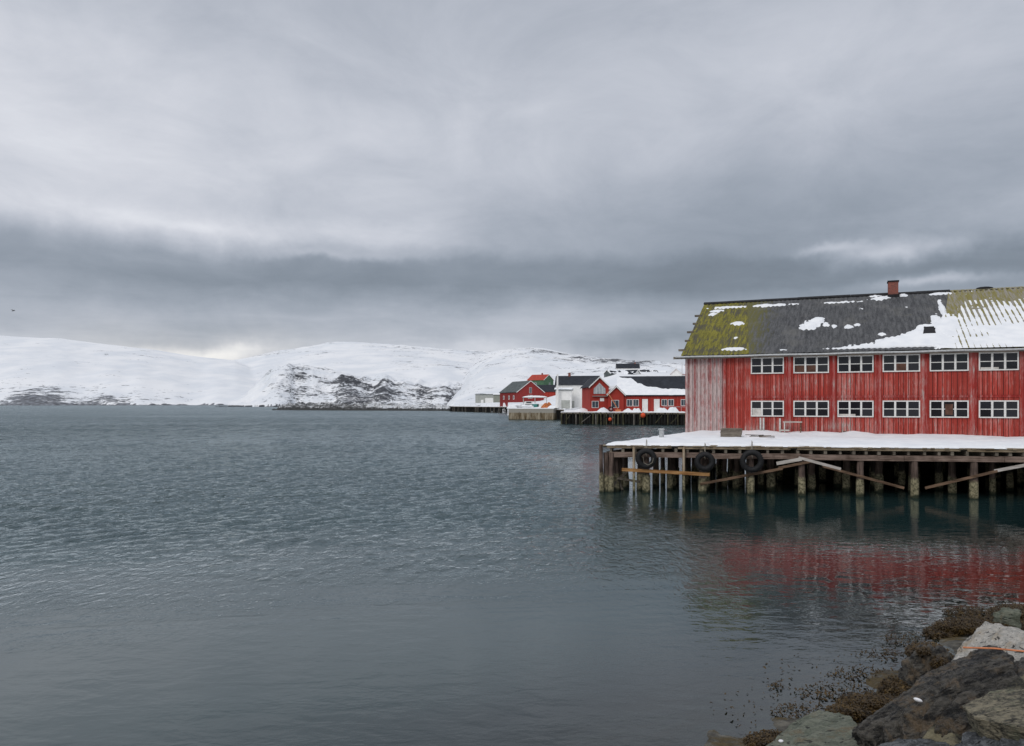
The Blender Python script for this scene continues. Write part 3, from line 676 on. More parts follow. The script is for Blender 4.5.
drift = .30*ss(1.8, 0, wl)*np.interp(wt, [-1, .3, 1.8, 4, 9, 14, 20], [.1, .25, 1.0, .9, .75, .5, .35])*(1+.5*fbm(wt/1.3, wl*0, oct=3, seed=73))
hs = hs*ss(0, .22, dd+.1*fbm(Xg*2, Yg*2, oct=3, seed=74))+drift*ss(0, .5, dd)
for k in range(46):   # two lines of footprints along the deck
    tt_ = k*.37; fx_, fy_ = 5.5+tt_*1.55, 3.1+.9*math.sin(tt_*.35)+(.11 if k % 2 else -.11)+(0 if k < 30 else .8)
    hs = hs-.085*np.exp(-(((Xg-fx_)/.16)**2+((Yg-fy_)/.085)**2)**2)
bare = ss(.35, .5, fbm(Xg/1.1, Yg/.6, oct=4, seed=75))*ss(1.0, .2, Yg)*ss(3, 5, Xg)
hs = hs-.2*bare-.02
hs = np.where(wl < -.6, -.05, hs)
keep = (np.stack([hs[:-1, :-1], hs[1:, :-1], hs[:-1, 1:], hs[1:, 1:]]).max(0) > 0)&(dd[:-1, :-1] > -.05)&(wl[:-1, :-1] > -.6)
npmesh('snow_cover', np.stack([Xg, Yg, ZD+hs], -1).reshape(-1, 3), gridfaces(len(ys), len(xs), keep), M_snow, parent=pier)

# tyres hung on the front
for (u, v, r, lab) in [(646, 458.5, .40, 'worn black tyre with pale rope loop, leftmost on the pier front'), (704, 461.5, .37, 'black tyre hung before a pile, middle one on the pier front'), (750.5, 461, .44, 'widest black tyre on the pier front, nearest the long brace')]:
    q = onfront(u, -.42); e = empty('tyre', (q.x, q.y, Z(v, q.y)), math.atan2(fd.y, fd.x), label=lab, cat='tyre', group='tyres hung along the pier front')
    mb = MB(); mb.torus((0, 0, 0), (0, 1, .06), r-.02, .135, 36, 12)
    for k in range(36):
        a = k/36*6.283; c = Vector((math.cos(a)*(r+.105), 0, math.sin(a)*(r+.105))); mb.bar(c+Vector((0, -.09, 0)), c+Vector((0, .09, 0)), .03, .05, up=(math.cos(a), 0, math.sin(a)))
    mb.build('casing', M_rubber, e)
    mb = MB(); mb.tube([(0.02, .1, r+.55), (-.02, .02, r*.9), (.0, -.14, r*.55), (.03, .02, r*.25), (.05, .12, r+.5)], .014, 6); mb.build('rope', M_rope, e)
    if u == 646:
        mb = MB(); mb.tube([(-.15, -.15, .1), (-.1, -.17, -.2), (.1, -.17, -.32), (.32, -.17, -.18), (.36, -.15, .05)], .015, 6); mb.build('rope', M_rope, e)
# loose line near the middle tyre
mb = MB(); mb.tube([fp(690, 450, -.3), fp(695, 457, -.34), fp(699, 463, -.34), fp(694, 455, -.3)], .013, 6); mb.build('rope', M_rope, label='slack pale rope hanging left of the middle tyre', cat='rope')

# things on the deck
def D_at(v, z): return (CH-z)*F/(v-HOR)
q = P(661.5, 437.5, D_at(437.5, ZD+.1)); e = empty('bollard', (q.x, q.y, ZD), label='pale grey steel mooring bollard on the snowy left corner of the pier', cat='bollard')
mb = MB(); mb.tube([(0, 0, 0), (0, 0, .55)], .145, 18); mb.build('post', M_metal, e)
mb = MB(); mb.tube([(0, 0, .551), (0, 0, .60), (0, 0, .63)], [.20, .20, .16], 18); mb.build('cap', M_metal, e)
def deckpt(u, v, z=ZD+.14): D = D_at(v, z); return Vector((X(u, D), D, z))
q = deckpt(731.5, 435, ZD+.2); e = empty('pallet', q, R(-20), label='weathered grey wooden pallet lying in the snow by the bare boards', cat='pallet')
for k in range(6):
    mb = MB(); mb.box(-.62, .62, -.5+k*.18, -.39+k*.18, .26+.0, .285); mb.build('slat', M_greywood, e)
for yy in (-.5, -.05, .4):
    mb = MB(); mb.box(-.6, .6, yy, yy+.1, .03, .257); mb.build('bearer', M_greywood, e)
for o in e.children: o.rotation_euler = (0, 0, 0)
e.rotation_euler = (R(14), 0, R(-20))
def wallpt(u, off): # point off metres in front of the warehouse wall at column u
    s = (u-512)/F; q0 = WP-wn_*off; tt = (s*q0.y-q0.x)/(wd_.x-s*wd_.y); return q0+wd_*tt
for i, u in enumerate((760.5, 763.6)):
    q = wallpt(u, .35); mb = MB(); mb.tube([(0, 0, 0), (0, 0, .98)], .055, 10)
    o = mb.build('stake', M_post, label=['pale stake leaning on the red wall, left one of the close pair', 'pale stake on the red wall, right one of the close pair'][i], cat='stake', group='stakes by the red wall'); o.location = (q.x, q.y, ZD+.2)
q = wallpt(780, .35); mb = MB(); mb.tube([(0, 0, 0), (.0, 0, .95)], .06, 10); o = mb.build('stake', M_post, label='single pale stake left of the low wooden trestle', cat='stake', group='stakes by the red wall'); o.location = (q.x, q.y, ZD+.2)
q = wallpt(784.5, .6); e = empty('trestle', (q.x, q.y, ZD+.15), WA, label='low weathered trestle with a flat rail beside the stakes', cat='trestle')
for x in (0.0, .95):
    mb = MB(); mb.bar((x, 0, 0), (x, 0, .74), .07, .07); mb.build('leg', M_post if x == 0 else M_brace, e)
mb = MB(); mb.box(-.08, 1.05, -.06, .06, .743, .82); mb.build('rail', M_bleach, e)
mb = MB(); mb.box(-.3, .3, -.09, -.04, .2, .30); mb.build('board', M_bleach, e)
def debris(u, v, n, su, label, cat, mats, zz=.17, len_=(.4, .9)):
    e = empty('driftwood', deckpt(u, v, ZD+zz), 0, label=label, cat=cat)
    for i in range(n):
        a = random.uniform(-.5, .5) if i else 0; l = random.uniform(*len_); c = Vector((random.uniform(-su, su), random.uniform(-.15, .15), .02+.035*i*.6))
        dv = Vector((math.cos(a), math.sin(a)*.6, random.uniform(-.06, .06)))*l/2
        mb = MB(); mb.bar(c-dv, c+dv, .07, .035, w2=.05); mb.build('stick', random.choice(mats), e)
debris(758, 437.5, 7, .6, 'dark tangle of sticks lying in the snow before the first windows', 'driftwood', [M_brace, M_pile2, M_greywood], .2)
e = empty('plank_stack', deckpt(856, 434, ZD+.2), R(-12), label='flat stack of grey planks half buried in snow below the third windows', cat='planks')
for i in range(9):
    mb = MB(); c = Vector((random.uniform(-.15, .15), -.3+.08*i, .03+.045*(i % 4))); l = random.uniform(.7, 1.1); a = random.uniform(-.12, .12)
    mb.bar(c-Vector((l, l*a, 0)), c+Vector((l, l*a, .04)), .16, .035); mb.build('plank', M_greywood, e)
o = MB().bar((-1.9, -.05, .03), (-.6, 0, .06), .12, .04).build('plank', M_brace, e)

# ---------------------------------------------------------------- red warehouse
WH = empty('warehouse', (WP.x, WP.y, ZD), WA, label='large weathered red boathouse on the pier, mossy patchwork roof, two rows of white windows', cat='warehouse')
EV, WD, RISE, LEN = 5.36, 18.7, 4.48, 30.0
def wt_(u, off=0):
    s = (u-512)/F; q0 = WP-wn_*off; return (s*q0.y-q0.x)/(wd_.x-s*wd_.y)
XB = wt_(724)
# front wall: board on board
M_gl = None
def boards(x0, x1, z0, z1, mat, name, y=0, w=.26, skip=()):
    MB().box(x0+.005, x1-.005, y+.005, y+.12, z0, z1-.01).build('gap_shade_backing', M_felt, WH); mb = MB(); x = x0  # black sheet puts the shade of the board gaps into colour
    while x < x1-.05:
        ww = min(w*random.uniform(.9, 1.1), x1-x)
        mb.box(x+.0, x+ww-.105, y-.022-random.uniform(0, .006), y+.01, z0-.03*random.random(), z1-.002); 
        mb.box(x+ww-.075, x+ww-.015, y-.045-random.uniform(0, .006), y+.01, z0-.05*random.random(), z1-.004); x += ww
    return mb.build(name, mat, WH)
boards(0, XB, .02, EV, M_pink, 'wall', 0).__setitem__('label', 'bare silver pink weathered boards')
wins = [(751, 784), (793.5, 829), (837.5, 873.5), (882.5, 920), (929.5, 968.5), (978.5, 1018.5)]
ws = [(wt_(a), wt_(b)) for a, b in wins]
per = (ws[-1][0]-ws[0][0])/5
while ws[-1][1]+per < LEN-.4: ws.append((ws[-1][0]+per, ws[-1][1]+per))
boards(XB, LEN, .02, EV, M_red, 'wall', .0)
mb = MB()
for x0, x1, y0, y1, z0, z1 in [(0, .12, .13, WD, 0, EV), (LEN-.12, LEN, .13, WD, 0, EV), (0.12, LEN-.12, WD-.12, WD, 0, EV)]: mb.box(x0, x1, y0, y1, z0, z1)
for xx in (0.0, LEN-.12): mb.prism([(xx, 0, EV), (xx, WD, EV), (xx, WD/2, EV+RISE-.1)], (0, 0, 0), (.12, 0, 0))
mb.build('wall', M_trimred, WH)
# trim: pillar pairs, mid ledger
mb = MB(); mb.box(XB-.02, XB+.10, -.075, -.05, .0, EV-.1); MB().box(-.03, .10, -.08, -.048, -.02, EV-.08).build('corner_board', M_pink, WH)
for i in range(len(ws)-1):
    g0, g1 = ws[i][1], ws[i+1][0]; c = (g0+g1)/2
    mb.box(c-.17, c-.06, -.078, -.05, .02, EV-.1); mb.box(c+.06, c+.17, -.078, -.05, .02, EV-.1)
    mb.box(c-.055, c+.055, -.058, -.049, .02, EV-.1)
for i, (a, b_) in enumerate(ws):
    mb.box(a-.04, b_+.04, -.085, -.052, 2.46, 2.56); mb.box(a-.08, b_+.08, -.095, -.05, 2.565, 2.60)
mb.build('trim', M_trimred, WH)
M_cream = simple('faded_board', (.55, .52, .48), .7, .2, 3)
M_brownint = simple('brown_pane_tint', (.10, .05, .035), .8, .4, 3)
def window(x0, x1, z0, z1, idx):
    w = x1-x0; f = .07
    mb = MB(); y0, y1 = -.115, -.05
    mb.box(x0, x1, y0, y1, z1-f, z1); mb.box(x0, x1, y0-.02, y1, z0, z0+f); mb.box(x0, x0+f, y0, y1, z0+f, z1-f); mb.box(x1-f, x1, y0, y1, z0+f, z1-f)
    cw = (w-f)/3
    for k in (1, 2): mb.box(x0+f/2+cw*k-.055, x0+f/2+cw*k+.055, y0+.008, y1, z0+f, z1-f)
    zm = (z0+z1)/2
    for k in range(3):
        a = x0+f/2+cw*k+(.055 if k else f/2); b = x0+f/2+cw*(k+1)-(.055 if k < 2 else f/2)
        mb.box(a, b, y0+.02, y1, zm-.022, zm+.022)
    fr = mb.build('window', M_white, WH)
    mb = MB(); mb.box(x0+f-.01, x1-f+.01, -.056, -.051, z0+f-.01, z1-f+.01)
    for k in range(3):
        for (za, zb) in ((z0+f-.01, zm), (zm, z1-f+.01)):
            a = x0+f/2+cw*k; b = a+cw; t1_, t2_ = random.uniform(-.012, .012), random.uniform(-.014, .014)
            mb.add([(a+.01, -.068+t1_+t2_, za), (b-.01, -.068-t1_+t2_, za), (b-.01, -.068-t1_-t2_, zb), (a+.01, -.068+t1_-t2_, zb)], [(0, 1, 2, 3)])
    mb.build('pane', M_pane, fr)
    rr = random.Random(idx[0]*2+idx[1])
    def sub(k0, k1, za, zb, m, nm):
        mb = MB(); mb.box(x0+f/2+cw*k0+.06, x0+f/2+cw*k1-.06, -.103, -.098, za, zb); mb.build(nm, m, fr)
    if idx == (0, 0): sub(0, 1, z0+f, zm-.03, M_cream, 'boarded_pane')
    elif idx[1] == 1 and idx[0] in (1, 3): sub(rr.choice([0, 1]), rr.choice([2, 3]), z0+f, zm-.03, M_brownint, 'pane_tint')  # flat brown sheet painted for the brownish reflection in the panes
    elif idx in ((4, 0),): sub(1.1, 1.9, z0+f+.1, zm+.3, M_brownint, 'pane_tint')
    elif idx in ((2, 0), (5, 1)): sub(0, 1.6, z0+f, z0+f+.12, M_cream, 'sill_clutter')
for i, (a, b_) in enumerate(ws):
    window(a, b_, 4.02, 5.08, (i, 1)); window(a, b_, 1.26, 2.28, (i, 0))
# roof
OH = .45
def rp(x, k, off=0.0, back=False):
    """point on the roof: k=0 eave, 1 ridge"""
    y0, z0 = -OH, EV-OH*RISE/(WD/2)+.10; y = y0+(WD/2-y0)*k; z = z0+(EV+RISE+.10-z0)*k
    n = Vector((0, -RISE, WD/2)).normalized(); p = Vector((x, y, z))+n*off
    if back: p.y = WD-p.y
    return p
def corr(x, amp, lam): return amp*np.cos(2*np.pi*x/lam)
def roof_sheet(xa, xb, mat, amp, lam, name, back=False, sag=0.0, lab=None):
    """xa, xb: (x at eave, x at ridge)"""
    nx = int((max(xb)-min(xa))/(lam/7)); nk = 40; n = Vector((0, -RISE, WD/2)).normalized(); V = []
    for j in range(nk+1):
        k = j/nk; x0 = xa[0]+(xa[1]-xa[0])*k; x1 = xb[0]+(xb[1]-xb[0])*k
        course = (k*6) % 1
        xx = np.linspace(x0, x1, nx+1)
        off = .04+corr(xx, amp, lam)+.022*(1-course)+.02*fbm(xx/2.5, np.full_like(xx, k*4), oct=3, seed=81)
        for a, o_ in zip(xx, off):
            p = rp(a, k, o_, back); V.append(tuple(p))
    q = gridfaces(nk+1, nx+1)
    o = npmesh(name, V, q, mat, parent=WH, smooth=True)
    if lab: o['label'] = lab
    return o
M_moss, M_dark, M_och = mat_roof('moss'), mat_roof('dark'), mat_roof('ochre')
t1, t2 = (wt_(749, OH), 2.95), (15.0, 16.5)
roof_sheet((-.25, -.25), t1, M_moss, .018, .31, 'roof_section', lab='moss green ribbed roof section at the left end')
roof_sheet(t1, t2, M_dark, .013, .31, 'roof_section', lab='dark grey middle roof section')
roof_sheet(t2, (LEN+.3, LEN+.3), M_och, .045, .31, 'roof_section', lab='ochre corrugated roof section at the right')
roof_sheet((-.25, -.25), (LEN+.3, LEN+.3), M_dark, .012, .30, 'roof_section', back=True)
mb = MB()   # underlay slab
for bk in (False, True):
    a, b_, c, d_ = rp(-.2, 0, -.03, bk), rp(LEN+.2, 0, -.03, bk), rp(LEN+.2, .995, -.03, bk), rp(-.2, .995, -.03, bk)
    mb.prism([a, b_, c, d_], (0, 0, 0), (0, 0, -.09))
mb.build('roof_underlay', M_greywood, WH)
mb = MB(); e0 = rp(0, 0, -.02); mb.box(-.75, LEN+.3, e0.y-.05, e0.y-.015, e0.z-.16, e0.z+.0); mb.build('fascia', M_greywood, WH)
mb = MB()
for k in range(40):
    x = -.6+k*.8; mb.tube([(x, e0.y-.11, e0.z-.03+.012*math.sin(k)), (x+.8, e0.y-.11, e0.z-.03+.012*math.sin(k+1))], .06, 8, cap=False)
mb.build('gutter', M_metal, WH)
mb = MB(); r0 = rp(0, 1, 0)
x = -.3
while x < 16.6:
    l = min(random.uniform(1.5, 3), 16.6-x); dz = random.uniform(0, .03); mb.prism([(x, r0.y-.28, r0.z-.02+dz), (x, r0.y, r0.z+.13+dz), (x, r0.y+.28, r0.z-.02+dz), (x, r0.y+.28, r0.z-.06+dz), (x, r0.y-.28, r0.z-.06+dz)], (0, 0, 0), (l-.01, 0, 0)); x += l
mb.build('ridge_cap', M_felt, WH)
mb = MB(); mb.prism([(16.62, r0.y-.2, r0.z+.0), (16.62, r0.y, r0.z+.10), (16.62, r0.y+.2, r0.z+.0)], (0, 0, 0), (LEN-16.4, 0, 0)); mb.build('ridge_cap', M_och, WH)
mb = MB(); mb.ball((wt_(969)+2.2, r0.y, r0.z+.10), .28, 12, (1.9, .5, .45)); mb.build('ridge_vent', M_felt, WH)
for k in (.10, .26, .42, .58, .74):  # batten ends at the gable
    mb = MB(); a = rp(-.95, k, .02); b_ = rp(-.1, k, .02); a.x = -.25-.26-.08*math.sin(k*20); mb.bar(a, b_, .30, .13); mb.build('batten', M_greywood, WH)
mb = MB(); a = rp(-.22, 0, -.12); b_ = rp(-.22, 1, -.12); mb.bar(a, b_, .05, .16); mb.build('bargeboard', M_greywood, WH)
# chimney
M_brick, t, b = newmat('chimney_brick'); br = t.new('ShaderNodeTexBrick'); t.put(br.inputs['Vector'], t.scale(t.obj(), (1, 1, 1), rot=(R(90), 0, 0))); br.inputs['Scale'].default_value = 4
br.inputs['Color1'].default_value = (.33, .07, .045, 1); br.inputs['Color2'].default_value = (.20, .05, .035, 1); br.inputs['Mortar'].default_value = (.20, .17, .15, 1); br.inputs['Mortar Size'].default_value = .03
t.put(b.inputs['Base Color'], br.outputs[0]); b.inputs['Roughness'].default_value = .9
def ray_local(u, y):   # local x on the vertical plane local-y = y
    q0 = WP+wn_*y; s = (u-512)/F; return (s*q0.y-q0.x)/(wd_.x-s*wd_.y)
xc0, xc1 = ray_local(888, WD/2), ray_local(898, WD/2)
mb = MB(); mb.box(xc0, xc1, WD/2-.4, WD/2+.4, EV+RISE-.3, EV+RISE+.95); mb.build('chimney', M_brick, WH)
mb = MB(); mb.box(xc0-.05, xc1+.05, WD/2-.45, WD/2+.45, EV+RISE+.953, EV+RISE+1.05); mb.box(xc0-.06, xc1+.06, WD/2-.75, WD/2-.402, EV+RISE-.2, EV+RISE+.02); mb.build('flashing', M_felt, WH)
# roof hole: a flat black slab stands in for its dark inside
def roof_tk(u, v):
    n = Vector((0, -RISE, WD/2)).normalized(); n = wd_*0+wn_*n.y+Vector((0, 0, n.z)); p0 = WP+wn_*(-OH)+Vector((0, 0, ZD+rp(0, 0).z))
    dr = Vector(((u-512)/F, 1, (HOR-v)/F)); o = Vector((0, 0, CH)); tt = (p0-o).dot(n)/dr.dot(n); q = o+dr*tt-WP
    y = q.dot(wn_); return q.dot(wd_), (y+OH)/(WD/2+OH)
hx, hk = roof_tk(929, 332)
mb = MB(); a = rp(hx, hk, .10); mb.bar(rp(hx-.30, hk, .12), rp(hx+.32, hk-.008, .12), 1.25, .07, up=(0, -RISE, WD/2), w2=.8); mb.build('hole_slab', M_felt, WH)
# roof snow: a height field that sinks into the ribs
def ell(T, K, u, v, ru, rv, amp=1.0):
    t0, k0 = roof_tk(u, v); t1_, _ = roof_tk(u+ru, v); _, k1_ = roof_tk(u, v-rv)
    return amp*np.exp(-(((T-t0)/(t1_-t0))**2+((K-k0)/(k1_-k0))**2)*.7)
tx = np.arange(-.2, LEN+.25, .045); kk = np.linspace(0.0, .985, 190); T, K = np.meshgrid(tx, kk)
m = np.zeros_like(T)
for e_ in [(728, 308, 18, 1.3, .9), (717, 311.5, 7, 1.5, .8), (738, 324.5, 6, 2, 1.0), (713, 315, 4, 1.5, .8), (737, 338.5, 5, 1.5, .8), (736, 349.5, 12, 1.5, .9),
           (812, 326, 8, 4.5, 1.15), (818, 321.5, 6, 3.5, 1.1), (803, 328, 4, 3.5, 1.0), (826, 325, 4, 3, .8), (834, 327, 3, 1.6, .8), (849, 327.5, 5, 2.2, .9), (857, 325.5, 4, 2, .9), (791, 334, 2.5, 1.5, .7),
           (861, 309.5, 3, 1.4, .8), (882, 299, 10, 2.2, .9), (875, 296.5, 7, 1.4, .8), (903, 296, 6, 1.5, .9), (840, 303, 20, 1.3, .75), (770, 306, 22, 1.5, .8), (938, 294.5, 14, 1.5, .85), (906, 308, 4, 1.2, .6),
           (882, 335, 4, 1.6, .9), (942, 309, 3, 9, 1.0), (936, 320, 6, 5, 1.0)]:
    m = np.maximum(m, ell(T, K, *e_))
# band along the eave that widens to the right
bt = np.interp(T, [3.5, 6, 7.8, 8.5, 10, 11, 12, 13, 14, 15, 15.8, 17, 19, 30], [-.05, .055, .05, .085, .10, .14, .22, .29, .37, .47, .55, .60, .64, .66])
band = ss(.05, -.17, K-bt-.03-.05*fbm(T/1.3, K*8, oct=3, seed=44))*1.15
band = band*np.where(T < 15.5, 1-.9*ss(.0, .025, .055-K)*ss(15.5, 14, T), 1)
m = np.maximum(m, band)
nz = fbm(T/.55, K*9/.5, oct=5, seed=91, gain=.6); nz2 = fbm(T/2.2, K*9/2, oct=3, seed=92)
mm = m+.38*nz+.22*nz2*(m > .3)+.16*fbm(T/.16, K*9/.16, oct=3, seed=99)-.55
lamt = T
hsn = np.clip(mm*.22, -.1, .085)
right = ss(15.2, 16.0, T-1.5*K)
hsn = np.where(right > 0, hsn*(1-right)+right*np.clip((bt-K)*.09+.03*nz+.04*nz2+.004, -.10, .05), hsn)
base = .04+np.where(T > (15+1.5*K), .036*np.cos(2*np.pi*T/.24), .012*np.cos(2*np.pi*T/.30))
base = .085*0+.04
off = base+.015+hsn
V = []
n = Vector((0, -RISE, WD/2)).normalized(); y0, z0 = -OH, EV-OH*RISE/(WD/2)+.10; yr, zr = WD/2, EV+RISE+.10
Yv = y0+(yr-y0)*K+n.y*off; Zv = z0+(zr-z0)*K+n.z*off
hq = np.stack([hsn[:-1, :-1], hsn[1:, :-1], hsn[:-1, 1:], hsn[1:, 1:]]).max(0) > -.012
# keep the hatch clear
hq &= ~((np.abs(T[:-1, :-1]-hx) < .30) & (np.abs(K[:-1, :-1]-hk) < .055))
npmesh('roof_snow', np.stack([T, Yv, Zv], -1).reshape(-1, 3), gridfaces(len(kk), len(tx), hq), M_snow, parent=WH)

# ---------------------------------------------------------------- town
def qd(u):
    a = (X(561, 165), 165); dx_, dy_ = X(740, 155)-a[0], -10.0; s_ = (u-512)/F; tt = (s_*a[1]-a[0])/(dx_-s_*dy_); return a[1]+dy_*tt
M_tred = mat_wall('town_red', (.38, .045, .032), (.30, .2, .17), .72); M_tred2 = mat_wall('town_red_dark', (.28, .038, .035), (.25, .18, .16), .72)
M_twhite = simple('town_white', (.82, .81, .78), .8, .06, 1); M_tgrey = simple('town_grey', (.38, .39, .36), .8, .15, 1); M_tgreen = simple('town_green', (.07, .14, .08), .8, .2, 1)
M_rdark = simple('town_dark_roof', (.028, .032, .04), .8, .3, 1); M_rgrey = simple('town_grey_roof', (.10, .115, .115), .8, .3, .8); M_rred = simple('town_red_roof', (.40, .055, .032), .7, .2, 1)
M_tpane = mat_glass('town_window_glass', (.03, .04, .05), .2)
def house(name, label, cat, front, rot, L_, W_, zb, ze, zr, wall, roof, anchor='side', wins=(), doors=(), snow=0, chim=(), oh=.35, group=None, trim=True, sink=2.5, snowx=None):
    c = Vector((X(front[0], front[1]), front[1], 0)); xa = Vector((math.cos(rot), math.sin(rot), 0)); ya = Vector((-xa.y, xa.x, 0))
    c = c-xa*L_/2 if anchor == 'gable' else c+ya*W_/2
    e = empty(name, (c.x, c.y, zb), rot, label=label, cat=cat, group=group)
    H = ze-zb; Rz = zr-zb; l, w = L_/2, W_/2
    mb = MB(); poly_ = [(-l, -w, -sink), (-l, w, -sink), (-l, w, H), (-l, 0, Rz-.05), (-l, -w, H)]; mb.prism(poly_, (0, 0, 0), (L_, 0, 0)); mb.build('wall', wall, e)
    sl = (Rz-H)/w; mb = MB()
    for sg in (-1, 1):
        mb.prism([(-l-oh, sg*(w+oh), H-sl*oh+.04), (l+oh, sg*(w+oh), H-sl*oh+.04), (l+oh, 0, Rz+.04), (-l-oh, 0, Rz+.04)], (0, 0, 0), (0, 0, .16))
    rf = mb.build('roof', roof, e)
    if trim:
        mb = MB()
        for xx in (-l-oh-.06, l+oh+.002):
            for sg in (-1, 1): mb.prism([(xx, sg*(w+oh), H-sl*oh-.12), (xx, sg*(w+oh), H-sl*oh+.2), (xx, 0, Rz+.2), (xx, 0, Rz-.12)], (0, 0, 0), (.058, 0, 0))
        mb.build('bargeboard', M_twhite, e)
    for cx in chim:
        mb = MB(); mb.box(cx-.35, cx+.35, -.35, .35, Rz-.4, Rz+1.1); mb.build('chimney', M_brick, rf)
    def place(side, x0, x1, z0, z1, y0, y1, mat, nm, par):
        mb = MB()
        if side == 'f': mb.box(x0, x1, -w-y1, -w-y0, z0, z1)
        else: sgn = 1 if side == 'g' else -1; mb.box(*sorted((sgn*(l+y0), sgn*(l+y1))), x0, x1, z0, z1)
        return mb.build(nm, mat, par)
    for (side, xc, zc, ww, hh) in wins:
        f = place(side, xc-ww/2, xc+ww/2, zc-hh/2, zc+hh/2, .0, .06, M_twhite, 'window', e)
        b_ = .09 if ww < 2 else .12
        npn = 2 if ww > 1.0 else 1
        mbp = MB()
        for k in range(npn):
            a = xc-ww/2+b_+k*(ww-2*b_)/npn+(.03 if k else 0); z0, z1 = zc-hh/2+b_, zc+hh/2-b_; a2 = xc-ww/2+b_+(k+1)*(ww-2*b_)/npn-(.03 if k < npn-1 else 0)
            if side == 'f': mbp.box(a, a2, -w-.075, -w-.062, z0, z1)
            else: sgn = 1 if side == 'g' else -1; mbp.box(*sorted((sgn*(l+.062), sgn*(l+.075))), a, a2, z0, z1)
        mbp.build('pane', M_tpane, f)
    for (side, xc, z0, ww, hh, mt) in doors: place(side, xc-ww/2, xc+ww/2, z0, z0+hh, 0, .07, mt, 'door', e)
    if snow:
        xs = np.linspace(-l-oh, l+oh, max(30, int(L_*4))); ks = np.linspace(0, 1, 40)
        for sg in (-1, 1):
            Xh, Kh = np.meshgrid(xs, ks); cov = snow if snowx is None else snowx(Xh/l, Kh)
            hh = .12*(cov-.5)*2+.10*fbm(Xh/2.2+zb, Kh*W_/3, oct=4, seed=int(front[0]) % 97)
            hh = np.clip(hh, -.1, .08)
            kp = np.stack([hh[:-1, :-1], hh[1:, :-1], hh[:-1, 1:], hh[1:, 1:]]).max(0) > 0
            yv = sg*(w+oh)*(1-Kh); zv = H-sl*oh+.2+(Rz-H+sl*oh)*Kh+hh
            if kp.any(): npmesh('roof_snow', np.stack([Xh, yv, zv], -1).reshape(-1, 3), gridfaces(40, len(xs), kp), M_snow, parent=e)
            
    return e
TW = 'buildings of the harbour village'
# grey sheds at far left
e = house('shed', 'long low pale grey shed with light doors, leftmost building of the village', 'shed', (485, 430), R(-6), 11, 8, Z(405.6, 430), Z(394.5, 430), Z(393.8, 430), M_tgrey, M_rgrey, snow=.5, wins=(), doors=[('f', -1.6, .1, 1.5, 3.2, M_twhite), ('f', 2.4, .1, 4.6, 4.2, M_twhite)], trim=False, group=TW)
e = house('shed', 'small grey green shed between the pale grey shed and the red gabled storehouse', 'shed', (498, 415), R(-6), 5, 7, Z(405.4, 415), Z(395, 415), Z(393.4, 415), simple('shed_green', (.25, .26, .22), .8, .1, 1), M_rgrey, snow=.9, trim=False, group=TW)
# red gabled storehouse
D = 352
house('storehouse', 'red storehouse with white edged gable and grey roof, behind the snowy boats', 'storehouse', (530.5, D), R(-66), 20, 13.8, 3.0, Z(392, D), Z(381, D), M_tred2, M_rgrey, 'gable', wins=[('g', 0, 7.6, 1.3, 2.6), ('g', -.1, 4.6, 2.2, 1.6)], doors=[], group=TW)
st = [o for o in bpy.data.objects if o.name.startswith('storehouse')][0]
for xx in (-5.2, 1.0, 6.4):
    f = MB().box(xx-.7, xx+.7, -6.96, -6.90, 3.4, 5.2).build('window', M_twhite, st); MB().box(xx-.45, xx+.45, -6.98, -6.965, 3.65, 4.95).build('pane', M_tpane, f)
D = 450
house('house', 'small green house with bright red roof and chimney, behind the red storehouse', 'house', (535.5, D), R(-35), 11.4, 11, Z(388, D), Z(380, D), Z(374.6, D), M_tgreen, M_rred, wins=[('g', 1.2, 2.4, 1.3, 1.5), ('f', 0, 2.4, 1.5, 1.5)], chim=(1.2,), group=TW, sink=6)
D = 385
house('storehouse', 'low red building with black roof, between the red storehouse and the white building', 'storehouse', (549, D), R(-4), 14, 10, 3.2, Z(391.5, D), Z(385, D), M_tred, M_rdark, snow=.12, wins=[('f', 4, 4.6, 2.2, 1.5)], group=TW)
D = 216
house('building', 'white building with black roof and red chimney, left of the large red building', 'building', (577, D), R(-8), 12, 8, 3.0, Z(384.5, D), Z(376, D), M_twhite, M_rdark, wins=[('f', 3.0, 1.6, .7, .8)], doors=[('f', -1.2, .0, .9, 2.2, M_tgrey)], chim=(-2.4,), snow=.16, trim=False, group=TW)
D = 212
e = house('garage', 'low white lean-to with grey door at the left end of the white building', 'garage', (563.5, D), R(-8), 4.4, 2.5, 3.0, Z(390, D), Z(388.5, D), M_twhite, M_rgrey, doors=[('f', .6, .1, 2.4, 2.3, M_tgrey)], snow=.9, trim=False, group=TW)
mb = MB(); mb.tube([(0, 0, 0), (0, 0, Z(374, 211)-3)], [.35, .22], 8); o = mb.build('flue', M_twhite, label='tall white flue pipe at the left end of the white building', cat='flue'); o.location = (X(557.5, 211), 211, 3)
